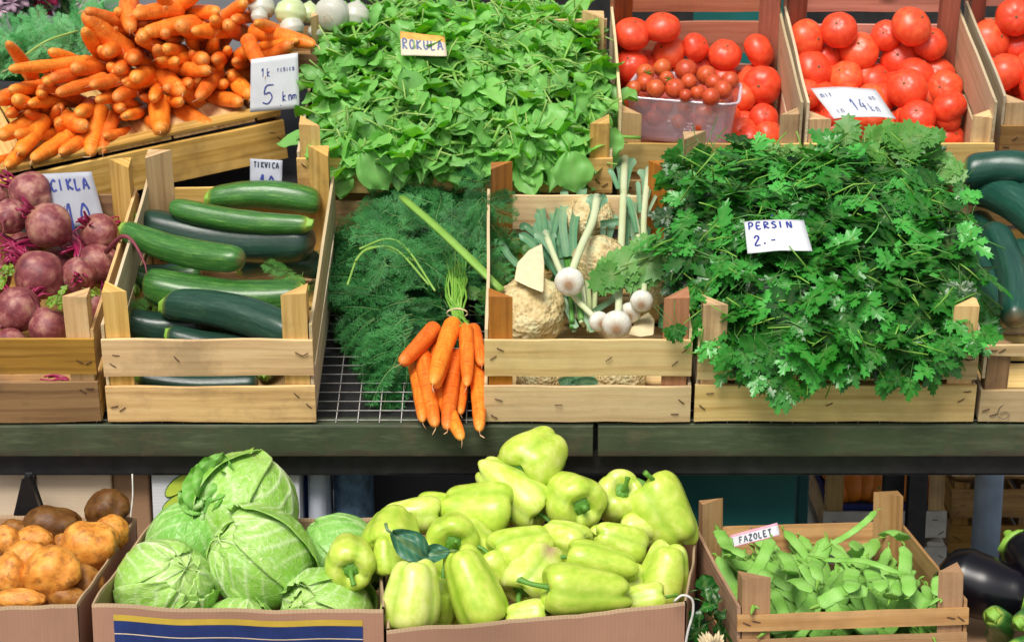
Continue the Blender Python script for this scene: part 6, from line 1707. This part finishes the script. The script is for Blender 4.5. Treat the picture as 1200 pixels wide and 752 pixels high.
for (x0, y0, x1, y1, w_) in ((205, 350, 330, 440, 1.0), (385, 405, 270, 425, .8)):
    a, b = at(380 + x0 / 2.609, 490 + y0 / 2.609, -.335), at(380 + x1 / 2.609, 490 + y1 / 2.609, -.34); L = (b - a).length; B = basis(V((.1, -1, .6)), b - a); ms.add(T_P[0] if w_ == 1 else T_P[1], Matrix.Translation(a) @ B.to_4x4() @ Matrix.Diagonal((L, L * w_, L, 1)), .4)
o = ms.build('pepper_leaf', [M['pepleaf']]); tag(o, 'dark blue green leaf lying among the left peppers', 'leaf')
t = MB(); q = lambda x, y, Y: at(380 + x / 2.609, 490 + y / 2.609, Y)
sweep(t, spline([q(980, 165, -.13), q(1000, 182, -.125), q(1020, 195, -.12), q(1045, 185, -.12)], 10), [.0042, .0038, .0036, .0034, .0034, .0036, .004, .004, .003, .0025], 8); o = t.build('pepper_stalk', M['stem']); tag(o, 'dark stalk sticking out behind the big smooth pepper at upper right', 'stalk')
# ------------------------------------------------------------------ beans
random.seed(79)
ZB = -.288; pods = []
def pod(px, py, h, ang, Lm, Wm, lift=0.0, roll=None):
    c = hit(px, py, (V((0, 0, ZB + h)), V((0, 0, 1)))); a = math.radians(ang)
    # the angle is measured on the picture; turn it into a direction lying in the crate
    d2 = hit(px + math.cos(a) * 10, py + math.sin(a) * 10, (V((0, 0, ZB + h)), V((0, 0, 1)))) - c; d = (d2.normalized() + V((0, 0, lift))).normalized()
    Lx = Lm
    # keep both ends between the crate walls
    yw = math.radians(4.5); ex, ey = V((math.cos(yw), math.sin(yw), 0)), V((-math.sin(yw), math.cos(yw), 0)); c0 = V(crate_bean.location)
    for e, hi in ((ex, .305), (ey, .38)):
        q = (c - c0).dot(e); r_ = abs(d.dot(e)) * Lx / 2 + .010
        q2 = min(max(q, .008 + r_), hi - .008 - r_) if hi > 2 * r_ + .02 else hi / 2
        c = c + e * (q2 - q)
    o = inst(random.choice(PODS)); nrm = V((U(-.35, .35), -.55 + U(-.2, .2), .9)); y_ = nrm - d * nrm.dot(d); y_.normalize(); x_ = y_.cross(d)
    B = Matrix((x_, y_, d)).transposed(); flip = random.choice((-1, 1))
    setm(o, c - d * Lx / 2, B @ Matrix.Rotation(0 if flip > 0 else PI, 3, 'Z'), (Wm, Wm, Lx)); tag(o, None, 'bean pod', 'flat green beans in the crate'); pods.append(o); return o
yw = math.radians(4.5); BX, BY = V((math.cos(yw), math.sin(yw), 0)), V((-math.sin(yw) * math.cos(math.radians(5.5)), math.cos(yw) * math.cos(math.radians(5.5)), -math.sin(math.radians(5.5)))); BZ = BX.cross(BY); BC = V(crate_bean.location)
for k in range(190):
    top_ = k >= 110; lx = .018 + .269 * RND(); ly = .03 + .33 * (((k * 7) % 19 + RND()) / 19); h = U(.030, .070) if not top_ else U(.066, .092)
    lx = lx if not (top_ and lx < .12 and ly > .26) else lx + .1
    a = math.radians(random.gauss(90, 22)) if RND() < .85 else math.radians(U(0, 180))
    d = (BX * math.cos(a) + BY * math.sin(a) + BZ * (U(.05, .42) if top_ else U(-.1, .3))).normalized(); L = U(.115, .165); W_b = U(.0145, .0195)
    c = BC + BX * lx + BY * ly + BZ * h
    for e, hi in ((BX, .305), (BY, .38)):
        q = (c - BC).dot(e); r_ = abs(d.dot(e)) * L / 2 + .012; c = c + e * (min(max(q, r_), hi - r_) - q)
    nrm = V((U(-.4, .4), -.6 + U(-.25, .25), .8)); y_ = nrm - d * nrm.dot(d); y_.normalize(); x_ = y_.cross(d); o = inst(random.choice(PODS))
    setm(o, c - d * L / 2, Matrix((x_, y_, d)).transposed() @ Matrix.Rotation(random.choice((0, PI)), 3, 'Z'), (W_b, W_b, L)); tag(o, None, 'bean pod', 'flat green beans in the crate'); pods.append(o)
for (x, y, an, L, h, W, lf) in ((150, 430, 55, .12, .004, .017, .1), (215, 490, -50, .12, .010, .016, .15), (330, 480, 78, .12, .008, .019, .2), (400, 540, 68, .13, .008, .018, .2), (470, 480, -75, .09, .010, .018, .2), (575, 440, 88, .10, .016, .016, .5), (600, 490, 16, .11, .018, .010, .1),
                             (720, 520, -70, .11, .010, .018, .2), (600, 620, 100, .09, .010, .020, .1), (690, 620, 75, .09, .010, .020, .1), (745, 640, 85, .08, .008, .019, .1), (765, 550, 95, .10, .008, .018, .1), (250, 610, -60, .09, .004, .019, .1), (100, 440, 80, .08, .0, .016, .1), (840, 660, 20, .06, .0, .022, .0), (545, 600, -12, .07, .010, .020, .1), (700, 390, 60, .09, .02, .018, .4), (860, 560, 80, .06, 0, .02, .1)):
    pod(800 + x / 2.87, 490 + y / 2.87, h + .012, an, L * 1.1, W * 1.12, lf)
o = pod(800 + 575 / 2.87, 490 + 365 / 2.87, .055, -22, .10, .010, .25)
autolabel(pods, 'flat green bean pod, {n} from left in the {r} row of the bean crate', 9, ['back', 'second', 'third', 'fourth', 'fifth', 'sixth', 'seventh', 'eighth', 'front'])
o['label'] = 'dark thin bean stalk arching up in front of the crate corner post'
price_card('price_card', 'pink card reading FAZOLET tucked into the back of the beans',
           [at(855, 627, -.10), at(911, 612, -.10), at(914, 627, -.11), at(857, 642, -.11)], [M['paper_pink'], M['paper']],
           [('FAZOLET', .18, .34, .44, .10, .0018, M['ink_dark']), ('v', .42, -.02, .4, .1, .0014, M['ink_dark'])], strips=((.2, .95, 1),))
# ------------------------------------------------------------------ aubergines and courgette ends at the right edge
random.seed(81)
carton('low dark box of aubergines at the right end of the lower shelf', [at(1112, 775, -.40), at(1300, 775, -.40), at(1290, 700, -.08), at(1090, 700, -.08)], (M['card'], M['card']))
def aubergine(a, b, W, lab):
    m = MB(); tt = [k / 24 for k in range(25)]; tab = [(0, .1), (.03, .25), (.15, .36), (.5, .47), (.75, .5), (.9, .42), (.97, .25), (1, .03)]
    sweep(m, [(0.05 * math.sin(3 * t), 0, t) for t in tt], [prof(tab, t) for t in tt], 26); o = m.build('aubergine', M['eggplant']); put_axis(o, a, b, W)
    c = MB(); sweep(c, [(0, 0, .10), (0, 0, .03), (0, 0, -.02), (.02, 0, -.12)], [.36, .30, .10, .08], 12, mod=lambda k, th: 1 + (.2 * math.cos(5 * th) if k == 0 else 0)); ca = c.build('calyx', M['bright_stem'], o)
    tag(o, lab, 'aubergine', 'aubergines at the right edge'); return o
aubergine(at(1215, 700, -.25), at(1096, 668, -.20), 88 * .00108, 'black glossy aubergine right of the bean crate, its round end to the left')
aubergine(at(1186, 632, -.16), at(1240, 700, -.26), 70 * .00108, 'black aubergine with its green cap at the right edge')
for (x, y, Y, an, w_, lab) in ((1152, 722, -.33, 60, 30, 'ridged green courgette stem end below the aubergine'), (1192, 706, -.33, -20, 26, 'bright green courgette stem end at the right edge'), (1186, 748, -.36, 10, 30, 'green courgette lying lowest in the right corner')):
    o = inst(ZMID[1]); posed(o, x + 14, y + 12, Y + .03, an, 62, w_ * 1.15, 90); tag(o, lab, 'courgette', 'courgettes at the right edge')
# ------------------------------------------------------------------ behind and under the stand
random.seed(91)
def tallbox(name, label, cat, pxl, pxr, Y, ztop, depth, mats, zb=None, group=None, seam_at=None):
    a, b = at(pxl, 600, Y).x, at(pxr, 600, Y).x; zb = zg + .003 if zb is None else zb
    root = tag(empty(name, ((a + b) / 2, Y + depth / 2, zb)), label, cat, group)
    m = MB(); m.box((0, 0, (ztop - zb) / 2), (b - a, depth, ztop - zb), uvax=2); m.build('body', mats, root, smooth=False, bevel=.003)
    m = MB()
    if seam_at: m.box((at(seam_at, 600, Y).x - (a + b) / 2, -depth / 2 - .0012, (ztop - zb) / 2), (.0025, .002, ztop - zb - .01)); m.build('flap_seam', M['black'], root, smooth=False)
    return root
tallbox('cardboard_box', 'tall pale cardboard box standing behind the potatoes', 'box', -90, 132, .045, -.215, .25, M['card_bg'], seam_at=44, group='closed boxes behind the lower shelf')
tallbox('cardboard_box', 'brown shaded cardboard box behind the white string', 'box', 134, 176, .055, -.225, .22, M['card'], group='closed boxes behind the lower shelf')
wb = tallbox('white_box', 'white corrugated box with green fruit print behind the cabbages', 'box', 179, 352, .035, -.215, .25, M['white_card'])
inv = Matrix.Translation(-V(wb.location))
for (x0, y0, x1, y1, w_) in ((193, 581, 236, 556, 17), (190, 598, 240, 578, 16), (200, 606, 240, 594, 14)):
    for (g_, mt, nm) in ((1.18, M['print_line'], 'printed_outline'), (1.0, M['banana_green'], 'printed_fruit')):
        m = MB(); a, b = at(x0, y0, .0335 - (.0008 if g_ == 1 else 0)), at(x1, y1, .0335 - (.0008 if g_ == 1 else 0)); Yp = .0325 if g_ == 1 else .0335
        d = (b - a) * .5; c = (a + b) / 2 + V((0, 0, .004)); px_ = d.cross(V((0, 1, 0))).normalized() * (w_ * .00125 * .5 * g_)
        vs = []
        for k in range(28):
            an = k * 2 * PI / 28; q = c + d * (math.cos(an) * (1 if g_ == 1 else 1.05)) + px_ * (math.sin(an) - .35 * math.cos(an) ** 2); q.y = Yp; vs.append(q)
        m.add(vs, [tuple(range(28))]); o = m.build(nm, mt, None, smooth=False); o.parent = wb; o.matrix_parent_inverse = inv
# black plastic handle standing behind the potatoes
m = MB(); P = [at(x, y, -.03) for x, y in ((14, 618), (27, 562), (33, 562), (50, 612), (44, 618), (36, 590), (34, 618))]
vs = P + [p + V((0, .025, 0)) for p in P]; n = len(P); m.add(vs, [tuple(range(n)), tuple(range(2 * n - 1, n - 1, -1))] + [(i, (i + 1) % n, n + (i + 1) % n, n + i) for i in range(n)])
o = m.build('scoop_handle', M['black'], smooth=False, bevel=.002); tag(o, 'black plastic scoop handle standing behind the muddy potatoes', 'scoop')
# the handle continues down into the box as the blade of the scoop
m = MB(); sweep(m, [at(31, 612, -.018), at(31, 612, -.018) + V((0, -.01, -.06)), at(31, 612, -.018) + V((0, -.02, -.10))], [.016, .02, .018], 12, flat=.4); b_ = m.build('blade', M['black'], None); b_.parent = o
t = MB(); sweep(t, spline([at(155, 555, .01), at(155.5, 580, .0), at(153, 606, -.02), at(152, 628, -.05)], 12), [.0011] * 12, 6); o = t.build('hanging_string', M['string']); tag(o, 'thin white string hanging down behind the potato box corner', 'string')
# bags and cloth behind the cabbages
def drape(name, label, cat, pxl, pxr, Y, ztop, mat, amp=.012, dep=.12):
    a, b = at(pxl, 600, Y).x, at(pxr, 600, Y).x; m = MB(); n, nz = 30, 24; vs = []
    sd = U(0, 50); loop = []
    for k in range(n):
        an = 2 * PI * k / n; loop.append((math.cos(an), math.sin(an)))
    for i in range(nz + 1):
        z = lerp(zg + .003, ztop, i / nz); sh = 1 - .12 * abs(i / nz - .35)
        for (c, s) in loop:
            r = 1 + .09 * noise.noise(V((c * 2.4, s * 2.4, z * 5 + sd))) + .05 * noise.noise(V((c * 6, s * 6, z * 12 + sd)))
            c2_ = math.copysign(abs(c) ** .6, c); s2 = math.copysign(abs(s) ** .6, s)
            vs.append(((a + b) / 2 + c2_ * (b - a) / 2 * sh * r, Y + dep / 2 + s2 * dep / 2 * sh * r, z))
    fs = [(i * n + k, i * n + (k + 1) % n, (i + 1) * n + (k + 1) % n, (i + 1) * n + k) for i in range(nz) for k in range(n)] + [tuple(nz * n + k for k in range(n))]
    m.add(vs, fs); o = m.build(name, mat); tag(o, label, cat); return o
drape('plastic_bag', 'deep blue bag, a narrow strip showing beside the pale one', 'bag', 353, 362, .10, -.22, M['bluecloth'])
drape('plastic_bag', 'pale grey bag standing behind the cabbage box', 'bag', 358, 386, .06, -.22, M['palebag'])
drape('canvas_sack', 'slate blue canvas sack behind the gap between cabbages and peppers', 'sack', 388, 436, .09, -.22, M['jeans'])
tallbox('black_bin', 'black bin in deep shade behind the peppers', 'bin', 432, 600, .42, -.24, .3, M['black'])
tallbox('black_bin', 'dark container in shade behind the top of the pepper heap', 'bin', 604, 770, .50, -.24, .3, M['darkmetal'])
tallbox('teal_bin', 'teal green bin standing behind the bean crate', 'bin', 772, 932, .10, -.22, .3, M['teal'])
# fruit crates further back
def bgcrate(label, pxl, pxr, Y, z0, h, D, mats, slats, posts=True, group='crates stacked in the background'):
    a, b = at(pxl, 600, Y).x, at(pxr, 600, Y).x
    return crate(label, (a, Y, z0), b - a, D, 0, mats, ph=h, fr=slats, sd=slats, bk=slats, group=group, leg=.03)
OW = M['offwhite']
c1 = bgcrate('whitewashed crate at the bottom of the background stack', 961, 1112, .92, zg + .004, .21, .3, (OW, OW, OW, OW), ((.01, .08), (.10, .20)))
c2_ = bgcrate('wooden crate with a blue liner full of oranges in the background', 965, 1110, .925, zg + .219, .22, .28, (OW, W_, W_, W_), ((.002, .055),))
xa, xb = at(972, 600, .925).x, at(1104, 600, .925).x; zo = zg + .219
m = MB(); m.box(((xa + xb) / 2, .934 + .003, zo + .042), (xb - xa, .004, .048)); m.box(((xa + xb) / 2, 1.19, zo + .042), (xb - xa, .004, .048)); m.box((xa, 1.06, zo + .042), (.004, .24, .048)); m.box((xb, 1.06, zo + .042), (.004, .24, .048)); m.box(((xa + xb) / 2, 1.06, zo + .02), (xb - xa, .24, .004))
o = m.build('blue_tray', M['bluecrate'], smooth=False); tag(o, 'blue plastic tray holding the oranges inside the background crate', 'tray')
ors = []
for j in range(4):
    for i in range(8):
        p = V((xa + .022 + i * (xb - xa - .044) / 7 + U(-.003, .003), .968 + j * .058, zo + .085 + j * .012 + U(-.006, .006))); m = None
        if not ors:
            mm = MB(); blob(mm, .5, 24, 16, lambda d: 1 - .05 * max(0, d.z - .9) * 8); base_or = mm.build('orange', M['orangefruit']); o = base_or
            q = MB(); blob(q, .05, 8, 6, sc=(1, 1, .4), c=(0, 0, .47)); q.build('navel', M['stem'], o)
        else: o = copy_tree(base_or)
        setm(o, p, basis(V((U(-1, 1), U(-1, 1), U(-.2, 1)))), .062 if i % 2 else .058); ors.append(o); tag(o, None, 'orange', 'oranges in the background crate')
autolabel(ors, 'orange in the blue lined background crate, {n} from left in the {r} row', 4, ['rear', 'third', 'second', 'front'])
bgcrate('dark stacked crate between the background pole and the oranges', 1114, 1215, 1.35, zg + .004, .16, .3, (WB, WB, WB, WB), ((.01, .07), (.09, .15)))
bgcrate('brown crate on top of the dark one beside the background pole', 1114, 1215, 1.36, zg + .170, .16, .3, (W_, WB, WB, WB), ((.01, .07), (.09, .15)))
bgcrate('topmost brown crate in the stack behind the background pole', 1114, 1215, 1.37, zg + .335, .14, .3, (WB, WB, WB, WB), ((.01, .07), (.09, .13)))
m = MB(); x = at(1157, 600, 1.15).x; sweep(m, [(x, 1.15, zg), (x, 1.15, zg + 1.1)], [.028, .028], 24); o = m.build('pole', M['greypole']); tag(o, 'blue grey metal pole standing behind the aubergines', 'pole')
m = MB(); sweep(m, [(x, 1.15, zg + .001), (x, 1.15, zg + .02)], [.05, .045], 24); q = m.build('base_flange', M['greypole']); q.parent = o
# kerb and far side of the passage, mostly hidden
tallbox('green_canister', 'dark green canister glimpsed between teal bin and orange crate', 'canister', 934, 947, .75, -.40, .1, M['teal'])
# back wall of stacked stock behind the top row, glimpsed through the tomato crates
tallbox('teal_partition', 'teal panel glimpsed through the gap in the left tomato crate', 'panel', 800, 925, 1.45, .55, .02, M['teal'])
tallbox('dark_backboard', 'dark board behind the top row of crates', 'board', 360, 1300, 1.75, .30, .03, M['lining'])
drop_unused(PROTOS)
# ------------------------------------------------------------------ light
w = bpy.data.worlds.new('World'); SC.world = w; w.use_nodes = True
nt = w.node_tree; bg = nt.nodes['Background']
sky = nt.nodes.new('ShaderNodeTexSky'); sky.sky_type = 'NISHITA'; sky.sun_disc = False
SUN_EL, SUN_AZ = math.radians(56), math.radians(200)     # azimuth from +Y towards +X
sky.sun_elevation = SUN_EL; sky.sun_rotation = SUN_AZ; sky.air_density = 1.0; sky.dust_density = 2.5; sky.ozone_density = 1.0
hs = nt.nodes.new('ShaderNodeHueSaturation'); hs.inputs['Saturation'].default_value = .3
nt.links.new(sky.outputs[0], hs.inputs['Color']); nt.links.new(hs.outputs[0], bg.inputs[0]); bg.inputs[1].default_value = .12
sun = bpy.data.lights.new('sun', 'SUN'); sun.energy = 3.5; sun.angle = math.radians(26); sun.color = (1, .95, .87)
so = bpy.data.objects.new('sun', sun); COL.objects.link(so)
d = V((math.sin(SUN_AZ) * math.cos(SUN_EL), math.cos(SUN_AZ) * math.cos(SUN_EL), math.sin(SUN_EL)))
so.rotation_euler = d.to_track_quat('Z', 'Y').to_euler()
SC.view_settings.view_transform = 'Standard'; SC.view_settings.look = 'None'; SC.view_settings.exposure = 0; SC.view_settings.gamma = 1
SC.cycles.max_bounces = 8; SC.cycles.transparent_max_bounces = 10; SC.cycles.diffuse_bounces = 3
SC.cycles.use_denoising = True
